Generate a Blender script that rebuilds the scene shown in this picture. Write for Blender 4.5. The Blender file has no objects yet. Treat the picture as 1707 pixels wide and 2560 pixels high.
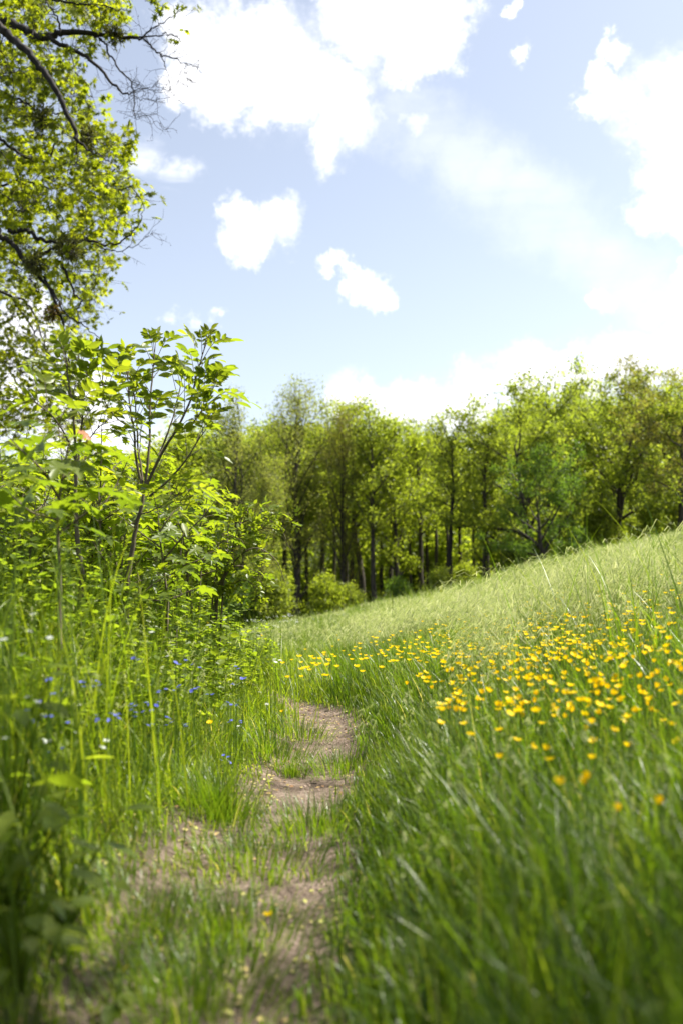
import bpy, math, random
import numpy as np
from mathutils import Vector

R = math.radians
rng = np.random.default_rng(7)
random.seed(7)
scene = bpy.context.scene

# ------------------------------------------------------------------ camera
CAM_H = 0.80
PITCH = R(5.0)
FPX = 2275.0                      # focal length in pixels of the 1707x2560 photograph
cam_d = bpy.data.cameras.new('camera')
cam = bpy.data.objects.new('camera', cam_d)
scene.collection.objects.link(cam)
cam.location = (0, 0, CAM_H)
cam.rotation_euler = (R(90) + PITCH, 0, 0)
cam_d.sensor_fit = 'VERTICAL'
cam_d.sensor_height = 36.0
cam_d.sensor_width = 24.0
cam_d.lens = 36.0 * FPX / 2560.0
cam_d.clip_start = 0.05
cam_d.clip_end = 3000
cam_d.dof.use_dof = True
cam_d.dof.focus_distance = 5.6
cam_d.dof.aperture_fstop = 2.0
scene.camera = cam

def ray(px, py):
    xc, yc = (px - 853.5) / FPX, (1280 - py) / FPX
    return np.array([xc, math.cos(PITCH) - yc * math.sin(PITCH), math.sin(PITCH) + yc * math.cos(PITCH)])

def P(px, py, Y):
    d = ray(px, py)
    return np.array([0, 0, CAM_H]) + d * (Y / d[1])

def project(p):
    p = np.asarray(p, float)
    q = p - np.array([0, 0, CAM_H])
    dep = q[..., 1] * math.cos(PITCH) + q[..., 2] * math.sin(PITCH)
    up = -q[..., 1] * math.sin(PITCH) + q[..., 2] * math.cos(PITCH)
    return 853.5 + FPX * q[..., 0] / dep, 1280 - FPX * up / dep

# ------------------------------------------------------------------ sun, sky, exposure
SUN_EL, SUN_AZ = R(58), R(74)
sd = Vector((math.sin(SUN_AZ) * math.cos(SUN_EL), math.cos(SUN_AZ) * math.cos(SUN_EL), math.sin(SUN_EL)))
sun_d = bpy.data.lights.new('sun', 'SUN')
sun_d.energy = 5.0
sun_d.angle = R(0.6)
sun_d.color = (1.0, 0.955, 0.86)
sun = bpy.data.objects.new('sun', sun_d)
scene.collection.objects.link(sun)
sun.rotation_euler = sd.to_track_quat('Z', 'Y').to_euler()
sun.location = (10, 20, 40)

scene.view_settings.view_transform = 'Standard'
scene.view_settings.look = 'None'
scene.view_settings.exposure = 1.32
scene.view_settings.gamma = 1.0
scene.cycles.use_denoising = True
scene.cycles.max_bounces = 10
scene.cycles.diffuse_bounces = 6
scene.cycles.transmission_bounces = 6
scene.cycles.transparent_max_bounces = 10
scene.cycles.sample_clamp_indirect = 6.0
scene.cycles.caustics_reflective = False
scene.cycles.caustics_refractive = False

world = bpy.data.worlds.new('World')
scene.world = world
world.use_nodes = True
wn = world.node_tree
wn.nodes.clear()
def WN(t, **k):
    n = wn.nodes.new(t)
    for a, b in k.items(): setattr(n, a, b)
    return n
def WL(a, b): wn.links.new(a, b)
wout = WN('ShaderNodeOutputWorld')
wbg = WN('ShaderNodeBackground'); wbg.inputs['Strength'].default_value = 0.092
WL(wbg.outputs[0], wout.inputs[0])
sky = WN('ShaderNodeTexSky', sky_type='NISHITA', sun_disc=False)
sky.sun_elevation = SUN_EL; sky.sun_rotation = SUN_AZ
sky.air_density = 1.0; sky.dust_density = 1.1; sky.ozone_density = 2.2; sky.altitude = 100
tc = WN('ShaderNodeTexCoord')

def wmath(op, a, b=None, c=None):
    n = WN('ShaderNodeMath', operation=op)
    for i, v in enumerate((a, b, c)):
        if v is None: continue
        if isinstance(v, (int, float)): n.inputs[i].default_value = v
        else: WL(v, n.inputs[i])
    return n.outputs[0]
def wrange(v, a, b, c, d, smooth=False):
    n = WN('ShaderNodeMapRange')
    if smooth: n.interpolation_type = 'SMOOTHSTEP'
    WL(v, n.inputs[0])
    for i, q in enumerate((a, b, c, d)): n.inputs[1 + i].default_value = q
    return n.outputs[0]
def wnoise(scale, detail, rough, vec=None):
    n = WN('ShaderNodeTexNoise')
    n.inputs['Scale'].default_value = scale; n.inputs['Detail'].default_value = detail; n.inputs['Roughness'].default_value = rough
    WL(vec or tc.outputs['Generated'], n.inputs['Vector'])
    return n
# ragged edges: the lookup direction is pushed about by noise
nz = wnoise(10.0, 8.0, 0.68)
sub = WN('ShaderNodeVectorMath', operation='SUBTRACT'); WL(nz.outputs['Color'], sub.inputs[0]); sub.inputs[1].default_value = (.5, .5, .5)
sca = WN('ShaderNodeVectorMath', operation='SCALE'); WL(sub.outputs[0], sca.inputs[0]); sca.inputs['Scale'].default_value = 0.11
add = WN('ShaderNodeVectorMath', operation='ADD'); WL(tc.outputs['Generated'], add.inputs[0]); WL(sca.outputs[0], add.inputs[1])
warped = add.outputs[0]
def blob_field(blobs, vec):
    acc = None
    for px, py, r in blobs:
        d = ray(px, py); d = d / np.linalg.norm(d)
        n = WN('ShaderNodeVectorMath', operation='DISTANCE')
        WL(vec, n.inputs[0]); n.inputs[1].default_value = tuple(d)
        v = wmath('MULTIPLY_ADD', n.outputs['Value'], -FPX / r, 1.0)
        acc = v if acc is None else wmath('MAXIMUM', acc, v)
    return acc
cumulus = [(500, 100, 95), (600, 140, 130), (720, 200, 130), (820, 250, 110), (870, 300, 85), (810, 370, 60), (690, 110, 90), (560, 210, 85),
           (455, 190, 60), (900, 30, 110), (1030, 40, 130), (1120, 100, 90), (1010, 140, 85),
           (600, 520, 62), (640, 575, 80), (690, 545, 55), (660, 620, 50), (610, 570, 65),
           (815, 655, 34), (850, 700, 44), (905, 725, 52), (940, 745, 30),
           (1650, 290, 110), (1710, 200, 100), (1710, 400, 150), (1650, 480, 80), (1730, 560, 80), (1530, 240, 52), (1480, 270, 34),
           (1550, 130, 36), (1520, 190, 30), (1500, 745, 44), (1470, 760, 30), (1320, 145, 26), (1262, 40, 20),
           (1740, 720, 75), (900, 1010, 90), (1020, 1040, 110), (1180, 1030, 120), (1320, 970, 85), (1450, 960, 95), (1600, 925, 95), (1720, 890, 100),
           (60, 850, 120), (0, 1000, 150), (200, 1050, 140), (400, 1150, 120)]
cf = blob_field(cumulus, warped)
fine = wnoise(22.0, 9.0, 0.72)
cf2 = wmath('MULTIPLY_ADD', fine.outputs['Fac'], 1.7, wmath('SUBTRACT', cf, 0.85))
cmask = wrange(cf2, -0.10, 0.60, 0.0, 1.0, True)
cirrus = [(1010, 290, 120), (1080, 340, 125), (1150, 395, 130), (1220, 450, 135), (1290, 500, 135), (1360, 550, 135), (1430, 600, 130), (1500, 650, 130), (1570, 700, 110), (1640, 750, 100)]
hf = blob_field(cirrus, warped)
# fibres of the thin cloud run down to the right
mp = WN('ShaderNodeMapping'); WL(tc.outputs['Generated'], mp.inputs[0])
mp.inputs['Rotation'].default_value = (0, R(-40), 0); mp.inputs['Scale'].default_value = (4, 6, 26)
fib = wnoise(1.0, 4.0, 0.6, mp.outputs[0])
hmask = wmath('MULTIPLY', wrange(hf, 0.0, 0.9, 0.0, 0.30, True), wrange(fib.outputs['Fac'], 0.3, 0.65, 0.45, 1.0))
wisp = [(380, 390, 70), (460, 425, 60), (440, 800, 34), (500, 808, 34), (560, 815, 30), (1030, 300, 60)]
wv = blob_field(wisp, warped)
mp2 = WN('ShaderNodeMapping'); WL(tc.outputs['Generated'], mp2.inputs[0])
mp2.inputs['Rotation'].default_value = (0, R(-12), 0); mp2.inputs['Scale'].default_value = (5, 5, 50)
fib2 = wnoise(1.0, 3.0, 0.55, mp2.outputs[0])
wmask = wmath('MULTIPLY', wrange(wv, 0.0, 0.9, 0.0, 0.7, True), wrange(fib2.outputs['Fac'], 0.42, 0.62, 0.0, 1.0))
soft = wnoise(7.0, 6.0, 0.7)
halo = wmath('MULTIPLY', wrange(cf, -0.30, 0.25, 0.0, 0.55, True), wrange(soft.outputs['Fac'], 0.42, 0.68, 0.0, 1.0, True))
thin = wmath('MAXIMUM', wmath('MAXIMUM', hmask, wmask), halo)
allc = wmath('MAXIMUM', thin, cmask)
mix = WN('ShaderNodeMix', data_type='RGBA'); WL(allc, mix.inputs[0]); 
hs = WN('ShaderNodeHueSaturation'); hs.inputs['Saturation'].default_value = 0.56; hs.inputs['Value'].default_value = 1.0
WL(sky.outputs[0], hs.inputs['Color'])
WL(hs.outputs[0], mix.inputs[6]); mix.inputs[7].default_value = (7.0, 7.0, 7.2, 1)
WL(mix.outputs[2], wbg.inputs['Color'])

# ------------------------------------------------------------------ helpers
def tag(o, label=None, cat=None, group=None, kind=None):
    if label: o['label'] = label
    if cat: o['category'] = cat
    if group: o['group'] = group
    if kind: o['kind'] = kind
    return o

def empty(name, loc, label, cat, group=None, rz=0.0):
    o = bpy.data.objects.new(name, None)
    o.empty_display_size = 0.1
    o.location = tuple(float(v) for v in loc); o.rotation_euler = (0, 0, rz)
    scene.collection.objects.link(o)
    return tag(o, label, cat, group)

def mesh_from(name, verts, loops, starts, totals, rnd=None, smooth=False):
    me = bpy.data.meshes.new(name)
    verts = np.asarray(verts, np.float32); loops = np.asarray(loops, np.int32)
    me.vertices.add(len(verts)); me.vertices.foreach_set('co', verts.ravel())
    me.loops.add(len(loops)); me.loops.foreach_set('vertex_index', loops)
    me.polygons.add(len(starts))
    me.polygons.foreach_set('loop_start', np.asarray(starts, np.int32))
    me.polygons.foreach_set('loop_total', np.asarray(totals, np.int32))
    if smooth: me.polygons.foreach_set('use_smooth', np.ones(len(starts), bool))
    if rnd is not None:
        a = me.attributes.new('rnd', 'FLOAT', 'POINT')
        a.data.foreach_set('value', np.asarray(rnd, np.float32))
    me.update(calc_edges=True)
    return me

class Acc:
    """collects pieces of one mesh"""
    def __init__(s):
        s.v = []; s.f4 = []; s.f3 = []; s.r = []; s.n = 0
    def add(s, v, f, rnd=0.5):
        v = np.asarray(v, float); f = np.asarray(f, int)
        if len(v) == 0: return
        s.v.append(v)
        s.r.append(np.broadcast_to(np.asarray(rnd, float), (len(v),)))
        (s.f4 if f.shape[1] == 4 else s.f3).append(f + s.n)
        s.n += len(v)
    def mesh(s, name, smooth=False, origin=None):
        v = np.concatenate(s.v)
        if origin is not None: v = v - np.asarray(origin)
        loops = []; tot = []
        for lst, k in ((s.f4, 4), (s.f3, 3)):
            if lst:
                f = np.concatenate(lst); loops.append(f.ravel()); tot.append(np.full(len(f), k))
        loops = np.concatenate(loops); tot = np.concatenate(tot)
        st = np.concatenate([[0], np.cumsum(tot)[:-1]])
        return mesh_from(name, v, loops, st, tot, np.concatenate(s.r), smooth)
    def build(s, name, mat, parent=None, smooth=False, origin=None):
        me = s.mesh(name, smooth, origin)
        me.materials.append(mat)
        o = bpy.data.objects.new(name, me)
        scene.collection.objects.link(o)
        if parent: o.parent = parent
        return o

def norm(a):
    a = np.asarray(a, float)
    return a / np.maximum(np.linalg.norm(a, axis=-1, keepdims=True), 1e-9)

def tube(acc, pts, radii, sides=6, rnd=0.5):
    pts = np.asarray(pts, float); n = len(pts)
    radii = np.broadcast_to(np.asarray(radii, float), (n,))
    t = norm(np.gradient(pts, axis=0))
    ref = np.array([0.31, 0.95, 0.05]) if abs(t[0][1]) < .8 else np.array([1.0, .1, .2])
    u = norm(np.cross(t, ref)); w = np.cross(t, u)
    a = np.arange(sides) * 2 * np.pi / sides
    ring = u[:, None] * np.cos(a)[None, :, None] + w[:, None] * np.sin(a)[None, :, None]
    v = (pts[:, None] + ring * radii[:, None, None]).reshape(-1, 3)
    i = np.arange(n - 1)[:, None] * sides; j = np.arange(sides)[None]
    k = (j + 1) % sides
    f = np.stack([i + j, i + k, i + sides + k, i + sides + j], -1).reshape(-1, 4)
    acc.add(v, f, rnd)

def spline(pts, n):
    """smooth Catmull-Rom through the points"""
    p = np.asarray(pts, float)
    if len(p) == 2: return p[0] + (p[1] - p[0]) * np.linspace(0, 1, n)[:, None]
    q = np.vstack([2 * p[0] - p[1], p, 2 * p[-1] - p[-2]])
    out = []
    for s in np.linspace(0, len(p) - 1, n):
        i = min(int(s), len(p) - 2); t = s - i
        a, b, c, d = q[i], q[i + 1], q[i + 2], q[i + 3]
        out.append(0.5 * (2 * b + (c - a) * t + (2 * a - 5 * b + 4 * c - d) * t * t + (3 * b - a - 3 * c + d) * t ** 3))
    return np.array(out)

# leaf outlines: x along the leaf, y across, z up
def fan(outline, cx=0.4, cz=0.0):
    o = np.array(outline, float)
    v = np.vstack([[[cx, 0, cz]], o]); n = len(o)
    f = [(0, 1 + i, 1 + (i + 1) % n) for i in range(n)]
    return v, np.array(f)
def sym(half):
    """half outline from base to tip -> full outline"""
    up = [(x, y, z) for x, y, z in half]; dn = [(x, -y, z) for x, y, z in half[::-1] if abs(y) > 1e-6]
    return up + dn
QUAD = (np.array([[0, 0, 0], [.5, .32, .08], [1, 0, 0], [.5, -.32, .08]]), np.array([[0, 1, 2, 3]]))
OVATE = fan(sym([(0, 0, 0), (.16, .2, .05), (.42, .3, .07), (.72, .2, .05), (1, 0, -.03)]), .45, 0)
LANCE = fan(sym([(0, 0, 0), (.2, .13, .04), (.45, .17, .05), (.75, .1, .03), (1, 0, -.05)]), .45, 0)
STAR = fan(sym([(0, 0, 0), (-.12, .30, .0), (.12, .20, .03), (.24, .60, -.03), (.36, .20, .04), (.78, .46, -.04), (.60, .12, .03), (1.05, 0, -.08)]), .28, 0.0)
MAPLE = fan(sym([(0, 0, 0), (-.1, .12, 0), (-.12, .3, -.02), (.02, .26, .03), (.1, .36, .02), (.14, .56, -.03), (.26, .46, .02), (.3, .3, .05), (.42, .24, .06), (.52, .36, .03), (.7, .5, -.04),
                 (.69, .36, .01), (.64, .2, .05), (.7, .13, .05), (.84, .14, .01), (1.02, 0, -.08)]), .32, 0.0)

def leaves(acc, tmpl, pos, axis, nrm, size, rnd):
    V, F = tmpl
    n = len(pos)
    if n == 0: return
    ax = norm(axis); nr = np.asarray(nrm, float)
    nr = norm(nr - ax * np.sum(nr * ax, -1, keepdims=True))
    sd_ = np.cross(nr, ax)
    M = np.stack([ax, sd_, nr], 1)                        # n,3(local axis),3
    size = np.broadcast_to(np.asarray(size, float), (n,))
    v = np.asarray(pos)[:, None] + np.einsum('kc,ncd->nkd', V, M) * size[:, None, None]
    f = F[None] + (np.arange(n) * len(V))[:, None, None]
    acc.add(v.reshape(-1, 3), f.reshape(-1, F.shape[1]), np.repeat(np.broadcast_to(rnd, (n,)), len(V)))

def sph(n):
    return norm(rng.normal(size=(n, 3)))

# ------------------------------------------------------------------ materials
def new_mat(name):
    m = bpy.data.materials.new(name); m.use_nodes = True
    m.node_tree.nodes.clear()
    return m, m.node_tree

def leaf_material(name, cols, trans_gain=(2.2, 2.3, 1.0), mixf=0.5, rough=0.45, spec=0.4, noise=None):
    """cols: ramp of base colours picked per leaf; the light that comes through a leaf is yellower"""
    m, nt = new_mat(name); N = nt.nodes; L = nt.links
    out = N.new('ShaderNodeOutputMaterial')
    at = N.new('ShaderNodeAttribute'); at.attribute_name = 'rnd'
    rp = N.new('ShaderNodeValToRGB')
    while len(rp.color_ramp.elements) < len(cols): rp.color_ramp.elements.new(0.5)
    for i, (e, c) in enumerate(zip(rp.color_ramp.elements, cols)):
        e.position = i / (len(cols) - 1); e.color = (*c, 1)
    L.new(at.outputs['Fac'], rp.inputs[0])
    pb = N.new('ShaderNodeBsdfPrincipled'); pb.inputs['Roughness'].default_value = rough
    pb.inputs['Specular IOR Level'].default_value = spec
    tb = N.new('ShaderNodeBsdfTranslucent')
    mul = N.new('ShaderNodeVectorMath'); mul.operation = 'MULTIPLY'; mul.inputs[1].default_value = trans_gain
    L.new(rp.outputs[0], mul.inputs[0])
    L.new(rp.outputs[0], pb.inputs['Base Color']); L.new(mul.outputs[0], tb.inputs[0])
    mx = N.new('ShaderNodeMixShader'); mx.inputs[0].default_value = mixf
    L.new(pb.outputs[0], mx.inputs[1]); L.new(tb.outputs[0], mx.inputs[2]); L.new(mx.outputs[0], out.inputs[0])
    return m

def bark_material(name, c1, c2, scale=8.0):
    m, nt = new_mat(name); N = nt.nodes; L = nt.links
    out = N.new('ShaderNodeOutputMaterial'); pb = N.new('ShaderNodeBsdfPrincipled'); pb.inputs['Roughness'].default_value = .9
    tcn = N.new('ShaderNodeTexCoord'); mpn = N.new('ShaderNodeMapping'); mpn.inputs['Scale'].default_value = (1, 1, .25)
    nz_ = N.new('ShaderNodeTexNoise'); nz_.inputs['Scale'].default_value = scale; nz_.inputs['Detail'].default_value = 6
    L.new(tcn.outputs['Object'], mpn.inputs[0]); L.new(mpn.outputs[0], nz_.inputs['Vector'])
    rp = N.new('ShaderNodeValToRGB'); rp.color_ramp.elements[0].position = .35; rp.color_ramp.elements[1].position = .7
    rp.color_ramp.elements[0].color = (*c1, 1); rp.color_ramp.elements[1].color = (*c2, 1)
    L.new(nz_.outputs['Fac'], rp.inputs[0]); L.new(rp.outputs[0], pb.inputs['Base Color'])
    bp = N.new('ShaderNodeBump'); bp.inputs['Strength'].default_value = .6; bp.inputs['Distance'].default_value = .02
    L.new(nz_.outputs['Fac'], bp.inputs['Height']); L.new(bp.outputs[0], pb.inputs['Normal'])
    L.new(pb.outputs[0], out.inputs[0])
    return m

M = {}
M['olive'] = leaf_material('olive_leaf', [(.15, .165, .05), (.20, .20, .065), (.16, .19, .05)], (2.2, 2.3, 1.0), .5, .6, .25)
M['mid'] = leaf_material('mid_green_leaf', [(.12, .155, .024), (.155, .19, .03), (.185, .21, .034)], (2.4, 2.4, 1.1), .58, .5, .3)
M['lime'] = leaf_material('lime_leaf', [(.13, .165, .015), (.17, .20, .02), (.20, .22, .025)], (2.4, 2.5, 1.3), .6, .5, .3)
M['dark'] = leaf_material('dark_green_leaf', [(.08, .13, .024), (.10, .155, .028), (.125, .17, .03)], (2.2, 2.4, .9), .5, .5, .3)
M['brown'] = leaf_material('bronze_leaf', [(.16, .15, .045), (.18, .17, .05), (.14, .165, .035)], (2.0, 2.0, .9), .5, .55, .25)
M['maple_tree'] = leaf_material('maple_tree_leaf', [(.11, .14, .012), (.15, .18, .015), (.20, .215, .018)], (2.6, 2.5, .8), .62, .45, .35)
M['ash'] = leaf_material('ash_leaf', [(.09, .13, .016), (.125, .165, .018), (.165, .19, .022)], (2.6, 2.5, .9), .55, .4, .4)
M['maple'] = leaf_material('maple_sapling_leaf', [(.07, .105, .016), (.10, .14, .016), (.15, .185, .018)], (2.7, 2.7, .8), .5, .42, .45)
M['maple_light'] = leaf_material('yellow_green_maple_leaf', [(.09, .13, .015), (.13, .17, .016), (.18, .205, .02)], (2.7, 2.6, .8), .56, .42, .4)  # brighter yellow-green leaf colour for the taller thicket maples
M['rose'] = leaf_material('wild_rose_leaf', [(.085, .125, .015), (.12, .16, .018), (.17, .20, .02)], (2.7, 2.6, .8), .52, .4, .4)
M['herb'] = leaf_material('herb_leaf', [(.08, .13, .02), (.12, .17, .02), (.17, .21, .03)], (2.6, 2.5, .8), .56, .42, .4)
M['mistle'] = leaf_material('mistletoe_leaf', [(.09, .10, .02), (.12, .125, .025), (.14, .14, .03)], (1.6, 1.6, .9), .35, .5, .3)
M['mistle_brown'] = leaf_material('mistletoe_brown_leaf', [(.16, .09, .02), (.12, .09, .02), (.09, .09, .02)], (1.8, 1.6, .9), .4, .5, .3)
M['bark'] = bark_material('bark', (.022, .017, .012), (.075, .058, .042))
M['bark_dark'] = bark_material('dark_bark', (.010, .008, .007), (.028, .021, .018), 14)
M['twig'] = bark_material('young_twig', (.07, .055, .035), (.15, .12, .07), 20)

# ------------------------------------------------------------------ terrain
def sstep(a, b, v):
    t = np.clip((np.asarray(v, float) - a) / (b - a), 0, 1); return t * t * (3 - 2 * t)
def softp(v, k=.25): return k * np.logaddexp(0, np.asarray(v, float) / k)
_lat = rng.random((64, 64))
def vnoise(x, y, s=1.0):
    x = np.asarray(x, float) * s + 100.3; y = np.asarray(y, float) * s + 57.7
    xi = np.floor(x).astype(int); yi = np.floor(y).astype(int); fx = x - xi; fy = y - yi
    fx = fx * fx * (3 - 2 * fx); fy = fy * fy * (3 - 2 * fy)
    g = lambda a, b: _lat[a % 64, b % 64]
    return (g(xi, yi) * (1 - fx) + g(xi + 1, yi) * fx) * (1 - fy) + (g(xi, yi + 1) * (1 - fx) + g(xi + 1, yi + 1) * fx) * fy
def fbm(x, y, s=1.0): return (vnoise(x, y, s) + .5 * vnoise(x, y, s * 2.1) + .25 * vnoise(x, y, s * 4.3)) / 1.75
CREST = 30.0
PATH = np.array([(0.2, -.27, .16), (1.0, -.28, .18), (1.8, -.29, .21), (2.6, -.27, .25), (3.3, -.22, .19), (4.0, -.14, .20), (5.0, -.11, .18), (5.9, -.10, .16),
                 (6.5, -.22, .16), (7.2, -.62, .16), (8.0, -1.3, .16), (9.5, -2.5, .16), (12.0, -5.0, .16)])
_pp = spline(PATH, 160)
def path_d(x, y):
    """signed distance outside the trodden strip (negative inside)"""
    x = np.asarray(x, float); y = np.asarray(y, float)
    sh = x.shape; q = np.stack([y.ravel(), x.ravel()], -1)
    best = np.full(len(q), 1e9)
    for i in range(0, len(_pp), 1):
        d = np.hypot(q[:, 0] - _pp[i, 0], q[:, 1] - _pp[i, 1]) - _pp[i, 2]
        best = np.minimum(best, d)
    return best.reshape(sh)
def H(x, y):
    x = np.asarray(x, float); y = np.asarray(y, float)
    near = .27 * softp(x - .35, .2) * 1.0 + np.minimum(.46 * softp(-x - .42, .12), .60 + .06 * (-x))
    far = np.where(x > -4, .28 * x - .2, -1.32 + .05 * (x + 4))
    far = far - .22 * np.exp(-((x - 3.6) / 2.2) ** 2) + .25 * sstep(0, -2.5, x)
    far = far - .10 * softp(x - 5, 1.0)
    far = np.minimum(far, .20 * 14 + .12 * softp(x - 14, 2))
    t = sstep(4.5, 14, y)
    z = near * (1 - t) + far * t
    dr = np.clip(y - CREST, 0, None)
    z = z - 1.6 * sstep(0, 9, dr)
    z = z + .30 * np.clip(y - 62, 0, 45) * sstep(60, 75, y)
    z = z + .05 * (fbm(x, y, .8) - .5) * sstep(1.5, 6, y)
    return z
def Hp(x, y):
    return H(x, y) - .03 * sstep(.10, -.08, path_d(x, y)) + .012 * (fbm(x, y, 7) - .5)
def hit(px, py, dh=0.0, y0=.8, y1=60.0):
    """where the line of sight first meets the ground raised by dh"""
    d = ray(px, py); prev = None
    for Y in np.geomspace(y0, y1, 500):
        p = np.array([0, 0, CAM_H]) + d * (Y / d[1])
        if p[2] < float(H(p[0], p[1])) + dh: return p
    return None

def grid_mesh(xs, ys, zf):
    X, Y = np.meshgrid(xs, ys); Z = zf(X, Y)
    v = np.stack([X, Y, Z], -1).reshape(-1, 3); nx = len(xs)
    i = np.arange(len(ys) - 1)[:, None] * nx; j = np.arange(nx - 1)[None]
    f = np.stack([i + j, i + j + 1, i + nx + j + 1, i + nx + j], -1).reshape(-1, 4)
    return v, f, X, Y

m, nt = new_mat('soil'); N = nt.nodes; L = nt.links
out = N.new('ShaderNodeOutputMaterial'); pb = N.new('ShaderNodeBsdfPrincipled'); pb.inputs['Roughness'].default_value = .95
pb.inputs['Specular IOR Level'].default_value = .15
tcn = N.new('ShaderNodeTexCoord')
n1 = N.new('ShaderNodeTexNoise'); n1.inputs['Scale'].default_value = 6; n1.inputs['Detail'].default_value = 8; n1.inputs['Roughness'].default_value = .65
n2 = N.new('ShaderNodeTexNoise'); n2.inputs['Scale'].default_value = 60; n2.inputs['Detail'].default_value = 6; n2.inputs['Roughness'].default_value = .7
n3 = N.new('ShaderNodeTexVoronoi'); n3.inputs['Scale'].default_value = 55
for n_ in (n1, n2, n3): L.new(tcn.outputs['Object'], n_.inputs['Vector'])
r1 = N.new('ShaderNodeValToRGB'); r1.color_ramp.elements[0].position = .34; r1.color_ramp.elements[1].position = .64
r1.color_ramp.elements[0].color = (.095, .07, .053, 1); r1.color_ramp.elements[1].color = (.36, .28, .225, 1)
L.new(n1.outputs['Fac'], r1.inputs[0])
r2 = N.new('ShaderNodeValToRGB'); r2.color_ramp.elements[0].position = .3; r2.color_ramp.elements[1].position = .75
r2.color_ramp.elements[0].color = (.35, .31, .27, 1); r2.color_ramp.elements[1].color = (1.2, 1.2, 1.2, 1)
L.new(n2.outputs['Fac'], r2.inputs[0])
mu = N.new('ShaderNodeVectorMath'); mu.operation = 'MULTIPLY'; L.new(r1.outputs[0], mu.inputs[0]); L.new(r2.outputs[0], mu.inputs[1])
# away from the path the soil is dark and mossy
at = N.new('ShaderNodeAttribute'); at.attribute_name = 'rnd'
mxc = N.new('ShaderNodeMix'); mxc.data_type = 'RGBA'; L.new(at.outputs['Fac'], mxc.inputs[0])
L.new(mu.outputs[0], mxc.inputs[6]); mxc.inputs[7].default_value = (.045, .055, .018, 1)
L.new(mxc.outputs[2], pb.inputs['Base Color'])
ad = N.new('ShaderNodeMath'); ad.operation = 'MULTIPLY_ADD'; L.new(n3.outputs['Distance'], ad.inputs[0]); ad.inputs[1].default_value = .5; L.new(n2.outputs['Fac'], ad.inputs[2])
bp = N.new('ShaderNodeBump'); bp.inputs['Strength'].default_value = 1.0; bp.inputs['Distance'].default_value = .02
L.new(ad.outputs[0], bp.inputs['Height']); L.new(bp.outputs[0], pb.inputs['Normal']); L.new(pb.outputs[0], out.inputs[0])
M['soil'] = m

xs = np.unique(np.concatenate([np.linspace(-1.4, 1.4, 113), np.sign(np.linspace(-1, 1, 121)) * (np.abs(np.linspace(-1, 1, 121)) ** 2.6) * 300]))
ys = np.unique(np.concatenate([np.linspace(.5, 7.5, 225), np.linspace(7.5, 40, 90), np.geomspace(40, 700, 50), np.array([-60, -20, -6, -2, 0])]))
v, f, X, Y = grid_mesh(xs, ys, Hp)
a = Acc(); a.add(v, f, sstep(-.02, .16, path_d(X, Y) + .12 * (fbm(X, Y, 5) - .5)).ravel())
ground = a.build('ground', M['soil'], smooth=True)
tag(ground, 'uneven earth of the meadow with a trodden brown strip between the grasses', 'ground', kind='structure')

# ------------------------------------------------------------------ grass
def blades(acc, x, y, h, w, lean, bend, az, seg, rnd, zoff=0.0):
    n = len(x)
    if n == 0: return
    base = np.stack([x, y, H(x, y) - .015 - .02 * (path_d(x, y) < 0) + zoff], -1)
    dirh = np.stack([np.cos(az), np.sin(az), np.zeros(n)], -1)
    tw = az + np.pi / 2 + rng.normal(0, .5, n)
    wd = np.stack([np.cos(tw), np.sin(tw), np.zeros(n)], -1)
    pts = [base]; p = base
    for k in range(seg):
        th = lean + bend * ((k + .5) / seg) ** 1.4
        p = p + (h / seg)[:, None] * (dirh * np.sin(th)[:, None] + np.array([0, 0, 1.]) * np.cos(th)[:, None])
        pts.append(p)
    vs = []
    for k in range(seg + 1):
        t = k / seg
        ww = w * (1 - t ** 2.2) * (.75 + .25 * min(1, t * 4)) * .5
        vs += [pts[k] - wd * ww[:, None], pts[k] + wd * ww[:, None]]
    v = np.stack(vs, 1).reshape(-1, 3); nv = 2 * (seg + 1)
    f = np.array([[2 * k, 2 * k + 1, 2 * k + 3, 2 * k + 2] for k in range(seg)])
    f = (f[None] + (np.arange(n) * nv)[:, None, None]).reshape(-1, 4)
    acc.add(v, f, np.repeat(rnd, nv))

def scatter(n, y0, y1, kx=(-.42, .42), pad=.7, power=1.0):
    """points spread evenly over the wedge of ground between two distances"""
    y = y0 + (y1 - y0) * rng.random(n)
    wmax = (kx[1] - kx[0]) * y1 + 2 * pad
    wy = (kx[1] - kx[0]) * y + 2 * pad
    keep = rng.random(n) < wy / wmax
    y = y[keep]; wy = wy[keep]
    x = kx[0] * y - pad + wy * rng.random(len(y))
    return x, y

M['grass'] = leaf_material('meadow_grass_blade', [(.042, .085, .006), (.065, .118, .008), (.10, .152, .010), (.15, .18, .03), (.30, .28, .14)], (2.6, 2.5, .9), .5, .38, .5)
M['grass_left'] = leaf_material('bank_grass_blade', [(.07, .12, .010), (.105, .16, .012), (.15, .20, .014), (.20, .235, .03), (.34, .30, .12)], (2.7, 2.6, .9), .52, .4, .45)
M['grass_far'] = leaf_material('far_grass_blade', [(.065, .11, .010), (.09, .135, .014), (.12, .155, .022), (.19, .20, .06)], (2.2, 2.2, 1.0), .5, .5, .3)
M['seed'] = leaf_material('pale_seed_head', [(.15, .20, .045), (.24, .28, .09), (.38, .39, .19)], (1.4, 1.4, 1.2), .45, .6, .3)

def hgt(x, y):
    """how tall the grass stands here: short beside the path, taller up the slope and on the bank"""
    d = path_d(x, y)
    side = np.where(x > 0, .36, .46)
    side = side * np.where(x < 0, .62 + .38 * sstep(1.8, 3.2, y), 1.0)
    base = .045 + side * sstep(-.02, .55, d)
    base = base * (.75 + .5 * fbm(x, y, 1.1))
    base = base * np.where(y > 8, .9, 1.0)
    return base

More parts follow.
